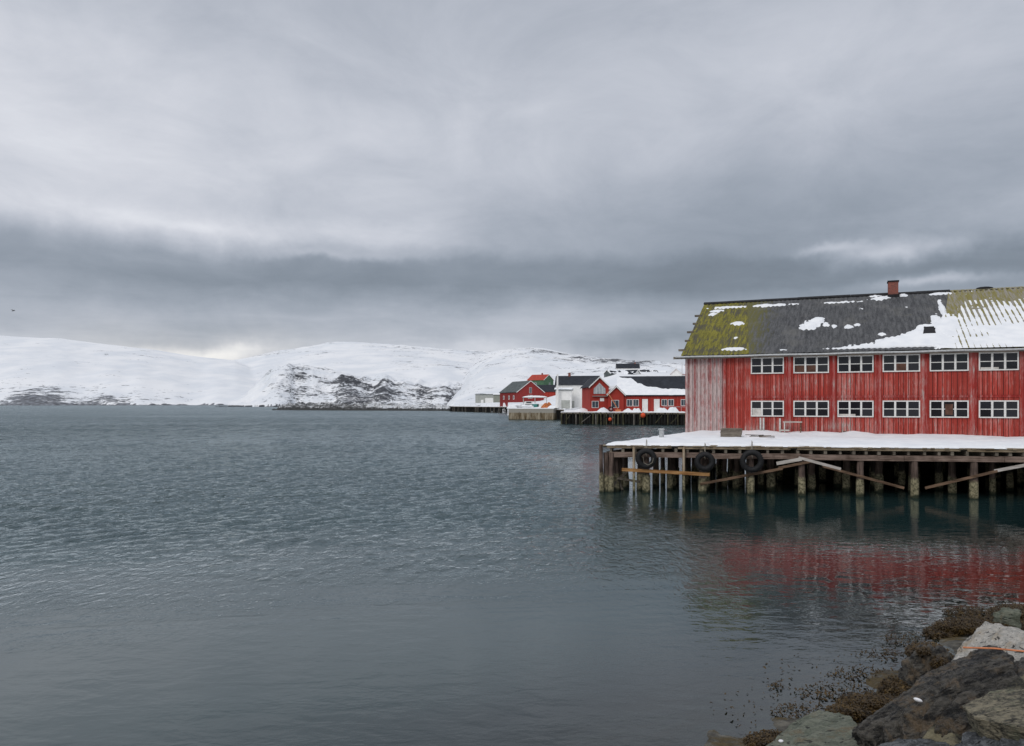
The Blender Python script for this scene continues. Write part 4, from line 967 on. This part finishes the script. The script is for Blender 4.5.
# large red building
D = qd(662)+4.5
def sx(x, k): return .5+(np.interp(x, [-1, -.7, -.4, -.15, .3, 1], [.98, .85, .62, .34, .24, .2])-k)*1.6
e = house('boathouse', 'long red quayside building with black roof half covered by snow and two white doors', 'boathouse', (662, D), R(-11), 19.0, 11, 2.5, Z(395, D), Z(377, D+5.5), M_tred, M_rdark, snow=.5, snowx=sx,
      wins=[('f', -6.9, 2.15, 1.25, 1.5), ('f', -5.55, 2.15, 1.25, 1.5), ('f', .5, 2.2, 1.2, 1.4), ('f', 1.9, 2.2, 1.2, 1.4), ('f', 4.6, 2.2, 1.3, 1.4), ('f', 6.1, 2.2, 1.3, 1.4)], doors=[('f', -3.6, .05, 1.2, 2.9, M_twhite), ('f', -1.1, .05, 1.2, 2.9, M_twhite)], group=TW, trim=False)
e = house('boathouse', 'tall red gable with pale triangular window facing the water, left of the long red building', 'boathouse', (599.5, qd(599.5)+2.5), R(-86), 11, 4.1, 2.5, Z(386, D), Z(377, D), M_tred, M_rdark, 'gable', wins=[('g', -.95, 1.8, 1.5, 1.5)], group=TW)
M_tri = simple('pale_glazing', (.42, .44, .45), .35, .2, 2)
l = 5.5
gz = MB().prism([(l+.02, -1.3, 4.1), (l+.02, 1.3, 4.1), (l+.02, 1.3, 5.2), (l+.02, 0, 6.5), (l+.02, -1.3, 5.2)], (0, 0, 0), (.05, 0, 0)).build('gable_window', M_tri, e)
mb = MB()
for y in (-.65, 0, .65): mb.box(l+.072, l+.10, y-.04, y+.04, 4.1, 5.7)
mb.build('glazing_bars', M_white, gz)
MB().box(l+.01, l+.5, -1.6, 1.6, 3.55, 3.65).build('balcony', M_tgrey, e); MB().box(l+.02, l+.06, .1, 1.0, 2.5, 3.2).build('sign_board', M_twhite, e)
e = house('boathouse', 'low red gable joined between the tall gable and the long red wall', 'boathouse', (616, qd(616)+3), R(-86), 8, 3.4, 2.5, Z(394, D), Z(386.5, D), M_tred, M_rdark, 'gable', snow=.8, wins=[('g', -.2, 1.9, 1.7, 1.7)], group=TW)
# houses on the slope
hs_ = [('white house with long black roof and chimney, highest on the snowy slope', (628, 520), R(-5), 15.5, 7, 374.5, 368, 363.6, M_twhite, M_rdark, [('f', -5, 1.8, 1.2, 1.2), ('f', -1, 1.8, 1.2, 1.2), ('f', 3, 1.8, 1.2, 1.2)], (5,), .1),
       ('small dark house with snow streaked roof, left below the white hilltop house', (616.5, 420), R(30), 8, 6, 377, 373.5, 370, M_rgrey, M_rdark, [('f', 0, 1.0, 1, .9)], (), .5),
       ('dark gabled cabin right below the white hilltop house', (629, 410), R(-40), 7, 6, 377.5, 374, 370, M_twhite, M_rdark, [('f', 0, 1.0, 1, .9)], (), .45),
       ('low dark roofed cabin buried in snow, right of the white hilltop house', (650, 430), R(12), 10, 6, 376, 373, 370, M_rgrey, M_rdark, [], (), .5),
       ('small brown hut with snowy roof on the slope above the long red building', (660, 440), R(-20), 6, 5, 375.5, 373.4, 371, M_rdark, M_rdark, [], (), .8),
       ('small white gabled house peeping out beside the big warehouse eave', (684, 330), R(60), 6, 5, 378, 374, 369, M_twhite, M_rred, [('g', 0, 2, 1, 1)], (), .8)]
for (lb, fr, ro, L_, W_, vb, ve, vr, wm, rm, wn, ch, sn) in hs_:
    house('house', lb, 'house', fr, ro, L_, W_, Z(vb, fr[1]), Z(ve, fr[1]), Z(vr, fr[1]), wm, rm, wins=wn, chim=ch, snow=sn, group='houses on the snowy slope', sink=6)
# more houses hidden behind the warehouse
for i, (u, D) in enumerate([(740, 300), (800, 260), (880, 320)]):
    house('house', ['white', 'red', 'ochre'][i]+' house further round the bay behind the big warehouse', 'house', (u, D), R(-10), 10, 8, 4+i, 9, 12, [M_twhite, M_tred, M_plank][i], M_rdark, wins=[('f', -2, 3, 1.2, 1.2), ('f', 2, 3, 1.2, 1.2)], snow=.7)
mb = MB(); mb.tube([(0, 0, 0), (0, 0, 7.5)], [.16, .1], 8); o = mb.build('mast', M_post, label='thin pale mast beside the white gabled house at the warehouse eave', cat='mast'); o.location = (X(682, 320), 320, Z(380, 320))
for i, (u, v, D, l_) in enumerate([(556, 392, 208, 6), (573, 374, 230, 4)][:0]): pass

# ---------------------------------------------------------------- village quays
def quay(name, label, ua, Da, ub, Db, zt, mat, posts=None, depth=4, pitch=1.0, postmat=None, braces=True, face=True):
    a = Vector((X(ua, Da), Da, 0)); b_ = Vector((X(ub, Db), Db, 0)); d_ = (b_-a); ln = d_.length; ang = math.atan2(d_.y, d_.x)
    e = empty(name, (a.x, a.y, 0), ang, label=label, cat='quay')
    mb = MB(); mb.box(0, ln, 0, depth, zt-.35, zt); mb.build('deck', mat, e)
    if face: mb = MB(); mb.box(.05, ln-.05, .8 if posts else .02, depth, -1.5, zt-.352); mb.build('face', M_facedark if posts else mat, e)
    if posts:
        n = 0; x = .15
        while x < ln and n < 95:
            r = random.uniform(.10, .19); mb = MB(); mb.tube([(x+random.uniform(-.15, .15), -.05, -1.5), (x, -.1+random.uniform(-.05, .1), zt-.1+random.uniform(-.2, .15))], r, 7, wob=.15); mb.build('pile', random.choice(postmat), e); x += pitch*random.uniform(.6, 1.3); n += 1
        if braces:
            x = 1
            while x < ln-2:
                mb = MB(); mb.bar((x, -.2, random.uniform(.2, .6)), (x+random.uniform(1, 2.2), -.2, zt-.6), .1, .14); mb.build('brace', random.choice(postmat), e); x += random.uniform(2, 4)
    xs = np.arange(-.1, ln+.2, .25); ys = np.arange(.05, depth+4, .25); Xq, Yq = np.meshgrid(xs, ys)
    hh = .10+.22*np.clip(fbm(Xq/1.6+ua, Yq/1.2, oct=4, seed=13)+.15, -.4, 1)+.25*ss(depth-1, depth+3, Yq)
    hh = hh*ss(0, .5, Yq)-.03
    npmesh('snow_cover', np.stack([Xq, Yq, zt+hh], -1).reshape(-1, 3), gridfaces(len(ys), len(xs)), M_snow, parent=e)
    return e
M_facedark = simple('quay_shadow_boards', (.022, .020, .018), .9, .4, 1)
pm1 = mat_wood('quay_post_grey', (.05, .045, .04), (.24, .22, .19)); pm2 = mat_wood('quay_post_green', (.025, .025, .015), (.13, .12, .07)); pm3 = simple('quay_post_black', (.015, .015, .014), .8, .4, 2)
quay('village_quay', 'dark piled timber quay in front of the long red building', 561, 165, 740, 155, 2.6, M_greywood, True, 6, .62, [pm1, pm2, pm3, pm3, pm2])
quay('village_quay', 'low black timber quay running left from the concrete quay', 449.5, 432, 508, 354, 2.9, M_greywood, True, 6, 1.5, [pm3, pm3, pm1], braces=False)
M_conc, t, b = newmat('stained_concrete'); p = t.obj(); n = t.noise(t.scale(p, (2, 2, .35)), 1, 6, .7); z = t.sep(t.pos())[2]
c = t.mix(t.sstep(n, .35, .65), (.11, .075, .035), (.36, .31, .23)); c = t.mix(t.sstep(t.math('ADD', z, n), .9, .4), c, (.05, .04, .02)); c = t.mix(t.sstep(z, 1.9, 2.0), c, (.34, .32, .28))
t.put(b.inputs['Base Color'], c); b.inputs['Roughness'].default_value = .9; t.put(b.inputs['Normal'], t.bump(n, .5, .1))
eq = quay('concrete_quay', 'stained yellowish concrete quay block with snow and boats on top', 508.5, 212, 553.5, 206, 3.1, M_conc, False, 9)
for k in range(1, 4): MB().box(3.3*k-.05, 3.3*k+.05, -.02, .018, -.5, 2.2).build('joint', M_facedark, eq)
quay('village_quay', 'short dark gap of timber quay between the concrete quay and the piled quay', 553.5, 208, 564, 206, 2.9, M_greywood, True, 6, .9, [pm3], braces=False)
# breakwater: rubble of snowy stones
def hbw(U, D, Xw):
    cD = np.interp(U, [275, 300, 450, 480], [528, 520, 470, 440]); s = (D-cD)/9.5
    top = np.interp(U, [274, 282, 300, 380, 440, 470], [-1.2, 3.6, 4.9, 4.6, 3.4, 3.0])
    h = top*(1-np.abs(s)**1.6)+2.2*fbm(Xw/2.6, D/2.6, oct=4, seed=41, gain=.7)*ss(1.2, .8, np.abs(s)); h = np.where(np.abs(s) > 1.25, -3, h)
    rk = .075+.05*ss(400, 330, U)+.25*ss(1.5, .7, h)+.06*fbm(Xw/3, D/3, oct=3, seed=42); return h, rk
M_bw = mat_hill('snowy_rubble', .45, .57, (.035, .036, .036))
o = polar('breakwater', 272, 476, .35, np.arange(425, 545, .9), hbw, M_bw, label='low rubble breakwater of snow dusted stones reaching out from the village', cat='breakwater')

# boats and gear on the concrete quay
def boat(loc, rot, Ln, Bm, Hh, hull, label, cabin=None):
    e = empty('boat', loc, rot, label=label, cat='boat', group='boats laid up on the concrete quay')
    n = 14; V = []; m = 8
    for i in range(n+1):
        x = -Ln/2+Ln*i/n; tt = i/n; wd = Bm/2*(1-max(0, (tt-.45)/.55)**2.2)*(.8+.2*min(1, tt*4)); sh = Hh*(1+.35*max(0, tt-.5)**1.5)
        for k in range(m+1):
            a = -math.pi/2+math.pi*k/m; V.append((x, wd*math.sin(a)*abs(math.sin(a))**-.3 if abs(math.sin(a)) > .01 else 0, sh-(sh)*math.cos(a)**.8 if math.cos(a) > 0 else sh))
    mb = MB(); mb.add(V, [(i*(m+1)+k, i*(m+1)+k+1, (i+1)*(m+1)+k+1, (i+1)*(m+1)+k) for i in range(n) for k in range(m)], True)
    mb.add(V[:m+1], [tuple(range(m+1))]); mb.build('hull', hull, e)
    xs = np.linspace(-Ln/2+.1, Ln/2-.4, 24); ks = np.linspace(-1, 1, 12); Xs, Ks = np.meshgrid(xs, ks)
    wds = Bm/2*(1-np.clip(((Xs/Ln+.5)-.45)/.55, 0, 1)**2.2)*.97
    npmesh('snow_cover', np.stack([Xs, Ks*wds, Hh*.85+.35*(1-Ks**2)*(1+.5*fbm(Xs, Ks, oct=3, seed=int(Ln*10)))], -1).reshape(-1, 3), gridfaces(12, 24), M_snow, parent=e)
    if cabin:
        mb = MB(); mb.box(-Ln*.28, Ln*.12, -Bm*.3, Bm*.3, Hh*.8, Hh+cabin); c = mb.build('cabin', M_twhite, e)
        mb = MB(); mb.box(-Ln*.22, Ln*.06, -Bm*.3-.02, -Bm*.3-.004, Hh+cabin*.4, Hh+cabin*.85); mb.build('cabin_window', M_tpane, c)
    return e
M_teal = simple('teal_paint', (.06, .22, .20), .6, .2, 2); M_hullw = simple('white_hull', (.66, .67, .68), .5, .1, 1); M_hulld = simple('dark_hull', (.03, .05, .06), .5, .2, 1)
boat((X(519, 219), 219, 3.2), R(-10), 4.2, 1.7, .8, M_hullw, 'small white boat under snow at the left end of the concrete quay')
boat((X(530, 221), 221, 3.25), R(8), 5.4, 2.0, 1.0, M_hulld, 'dark hulled boat under snow in the middle of the concrete quay', .9)
boat((X(528, 217), 217, 3.2), R(-30), 3.6, 1.5, .6, M_hullw, 'smallest white boat under snow, in front of the dark hulled boat')
e = empty('boat_shelter', (X(535, 223), 223, 3.3), R(-4), label='open shelter with a snowy flat roof over teal gear on the concrete quay', cat='shelter')
for x in (-3.4, 0, 3.4):
    for y in (-1.2, 1.2): mb = MB(); mb.bar((x, y, 0), (x, y, 2.9), .14, .14); mb.build('post', M_post, e)
MB().box(-3.7, 3.7, -1.5, 1.5, 2.903, 3.05).build('roof', M_tgrey, e)
xs = np.linspace(-3.8, 3.8, 40); ys = np.linspace(-1.6, 1.6, 20); Xs, Ys = np.meshgrid(xs, ys)
npmesh('roof_snow', np.stack([Xs, Ys, 3.0+.5*(1-(np.abs(Xs)/3.8)**4)*(1-(np.abs(Ys)/1.6)**4)*(1+.3*fbm(Xs, Ys, oct=3, seed=3))], -1).reshape(-1, 3), gridfaces(20, 40), M_snow, parent=e)
def crate(u, D, z, s, m, label, rot=0):
    e = empty('fish_tub', (X(u, D), D, z), rot, label=label, cat='tub', group='tubs on the concrete quay')
    w, d_, h = s; mb = MB(); mb.box(-w/2, w/2, -d_/2, d_/2, .1, .16); mb.box(-w/2, w/2, -d_/2, -d_/2+.06, .161, h); mb.box(-w/2, w/2, d_/2-.06, d_/2, .161, h); mb.box(-w/2, -w/2+.06, -d_/2+.061, d_/2-.061, .161, h); mb.box(w/2-.06, w/2, -d_/2+.061, d_/2-.061, .161, h); mb.build('tub_body', m, e)
    MB().ball((0, 0, h-.05), w*.5, 12, (.9, d_/w*.9, .35)).build('snow_cap', M_snow, e)
crate(534.5, 220.5, 3.25, (1.6, 1.2, 1.1), M_teal, 'teal tub under the open shelter'); crate(541, 220.5, 3.25, (1.3, 1.2, 1.0), M_twhite, 'white tub right of the teal tub')
M_net = simple('orange_net', (.48, .16, .06), .95, .5, 3, 1.0)
def heap(name, u, D, z, r, h, m, label, cat, seed):
    n, k = 26, 12; V = []
    for j in range(k+1):
        for i in range(n): a = i/n*6.283; rr = r*j/k; V.append((math.cos(a)*rr, math.sin(a)*rr*.7, h*(1-(j/k)**2)))
    V = np.array(V); V[:, 2] += .3*h*fbm(V[:, 0]*1.6+seed, V[:, 1]*1.6, oct=4, seed=seed)*(1-(np.hypot(V[:, 0], V[:, 1]/.7)/r)**3)
    q = [(j*n+i, j*n+(i+1) % n, (j+1)*n+(i+1) % n, (j+1)*n+i) for j in range(k) for i in range(n)]
    o = npmesh(name, V, q, m, label=label, cat=cat); o.location = (X(u, D), D, z); return o
heap('net_heap', 545.5, 217, 3.1, 1.5, 1.5, M_net, 'orange brown heap of nets at the right end of the concrete quay', 'nets', 1)
heap('net_heap', 549, 220, 3.1, 1.2, 1.8, M_net, 'taller orange net heap behind the first one', 'nets', 2)
for i, (u, D, r, h, lb) in enumerate([(512, 217, 1.6, 1.2, 'snow pile at the left end of the concrete quay'), (553, 214, 1.8, .9, 'low snow pile left of the white building'), (582, 169, 2.0, .8, 'snow bank in front of the white building'), (603, qd(603)+1.4, 1.5, .9, 'snow pile below the tall red gable'), (628, qd(628)+1.6, 1.3, .8, 'snow pile below the first windows of the long red wall'), (636.5, qd(636.5)+1.6, 1.1, 1.0, 'snow pile left of the two white doors'), (662, qd(662)+1.6, 1.6, 1.0, 'snow pile right of the two white doors'), (673, qd(673)+1.6, 1.4, 1.3, 'rounded snow pile near the big warehouse corner'), (456, 440, 4, 1.6, 'snow pile on the black quay left of the pale shed')]):
    heap('snow_pile', u, D, 3.1 if u in (512, 553, 456) else 2.6, r, h, M_snow, lb, 'snow pile', 10+i)
# orange conveyor and reel by the tall gable
e = empty('conveyor', (X(614, qd(614)+1.5), qd(614)+1.5, 2.7), R(-10), label='orange inclined conveyor ladder leaning towards the red gable', cat='conveyor')
for y in (-.25, .25): MB().bar((1.0, y, .3), (-1.4, y, 4.3), .08, .16).build('rail', M_orange, e)
mb = MB()
for k in range(12): s_ = k/11; mb.bar((1.0-2.4*s_, -.21, .3+4*s_), (1.0-2.4*s_, .21, .3+4*s_), .05, .05)
mb.build('rung', M_orange, e)
MB().box(.3, 1.5, -.5, .5, .0, .5).build('base', M_orange, e)
e = empty('net_reel', (X(611, qd(611)+.9), qd(611)+.9, 3.3), 0, label='dark round net reel at the foot of the orange conveyor', cat='reel')
MB().torus((0, 0, 0), (0, 1, 0), .45, .12, 24, 8).build('ring', pm3, e); MB().tube([(0, -.3, 0), (0, .3, 0)], .14, 10).build('hub', M_metal, e)
mbx = MB()
for k in range(4): a = k*math.pi/4; mbx.bar((-.45*math.cos(a), 0, -.45*math.sin(a)), (.45*math.cos(a), 0, .45*math.sin(a)), .04, .04)
mbx.build('spokes', M_metal, e)
M_buoy = simple('orange_buoy', (.75, .10, .035), .45, .12, 2)
for (u, v, D, r, lb) in [(643, 415.3, qd(643)-.6, .52, 'larger orange ball buoy on the quay below the white doors'), (610, 419.3, qd(610)-.5, .38, 'smaller orange ball buoy hung low on the quay below the tall gable')]:
    e = empty('buoy', (X(u, D), D, Z(v, D)), label=lb, cat='buoy', group='orange buoys on the village quay')
    MB().ball((0, 0, 0), r, 18, (1, 1, 1.08)).build('float', M_buoy, e); MB().tube([(0, 0, r*1.0), (0, 0, r*1.35)], r*.2, 8).build('eye', M_hulld, e)
    MB().tube([(0, 0, r*1.3), (.05, .15, 2.7-Z(v, D) if False else r*1.3+.9)], .03, 6).build('rope', M_rope, e)
# railing before the right windows
e = empty('railing', (X(664, qd(664)+3), qd(664)+3, 2.6), R(-11), label='thin grey rail in front of the right windows of the long red building', cat='railing')
for k in range(6): MB().tube([(k*1.2, 0, 0), (k*1.2, 0, 1.15)], .04, 6).build('post', M_metal, e)
MB().tube([(-.1, 0, 1.19), (6.2, 0, 1.19)], .045, 6).build('rail', M_metal, e)

# gull
M_gull = simple('gull_feathers', (.22, .22, .23), .8, .2, 4)
e0 = MB(); gp = P(13, 311, 70)
e0.tube([(-.22, 0, 0), (-.1, 0, .02), (.08, 0, .03), (.2, 0, .03), (.27, 0, .02)], [.012, .05, .06, .035, .008], 8)
for sg in (-1, 1):
    e0.add([(-.07, sg*.02, .05), (.09, sg*.02, .05), (.08, sg*.3, .20), (-.04, sg*.3, .20), (-.02, sg*.62, .10), (.01, sg*.62, .10), (-.07, sg*.02, .03), (.09, sg*.02, .03), (.08, sg*.3, .185), (-.04, sg*.3, .185)], [(0, 1, 2, 3), (3, 2, 5, 4), (6, 7, 8, 9), (9, 8, 5, 4), (0, 6, 9, 3), (1, 7, 8, 2)])
o = e0.build('gull', M_gull, label='small gull flying above the left hill', cat='gull'); o.location = gp; o.rotation_euler = (R(12), R(-10), R(60)); o.scale = (.65, .65, .65)
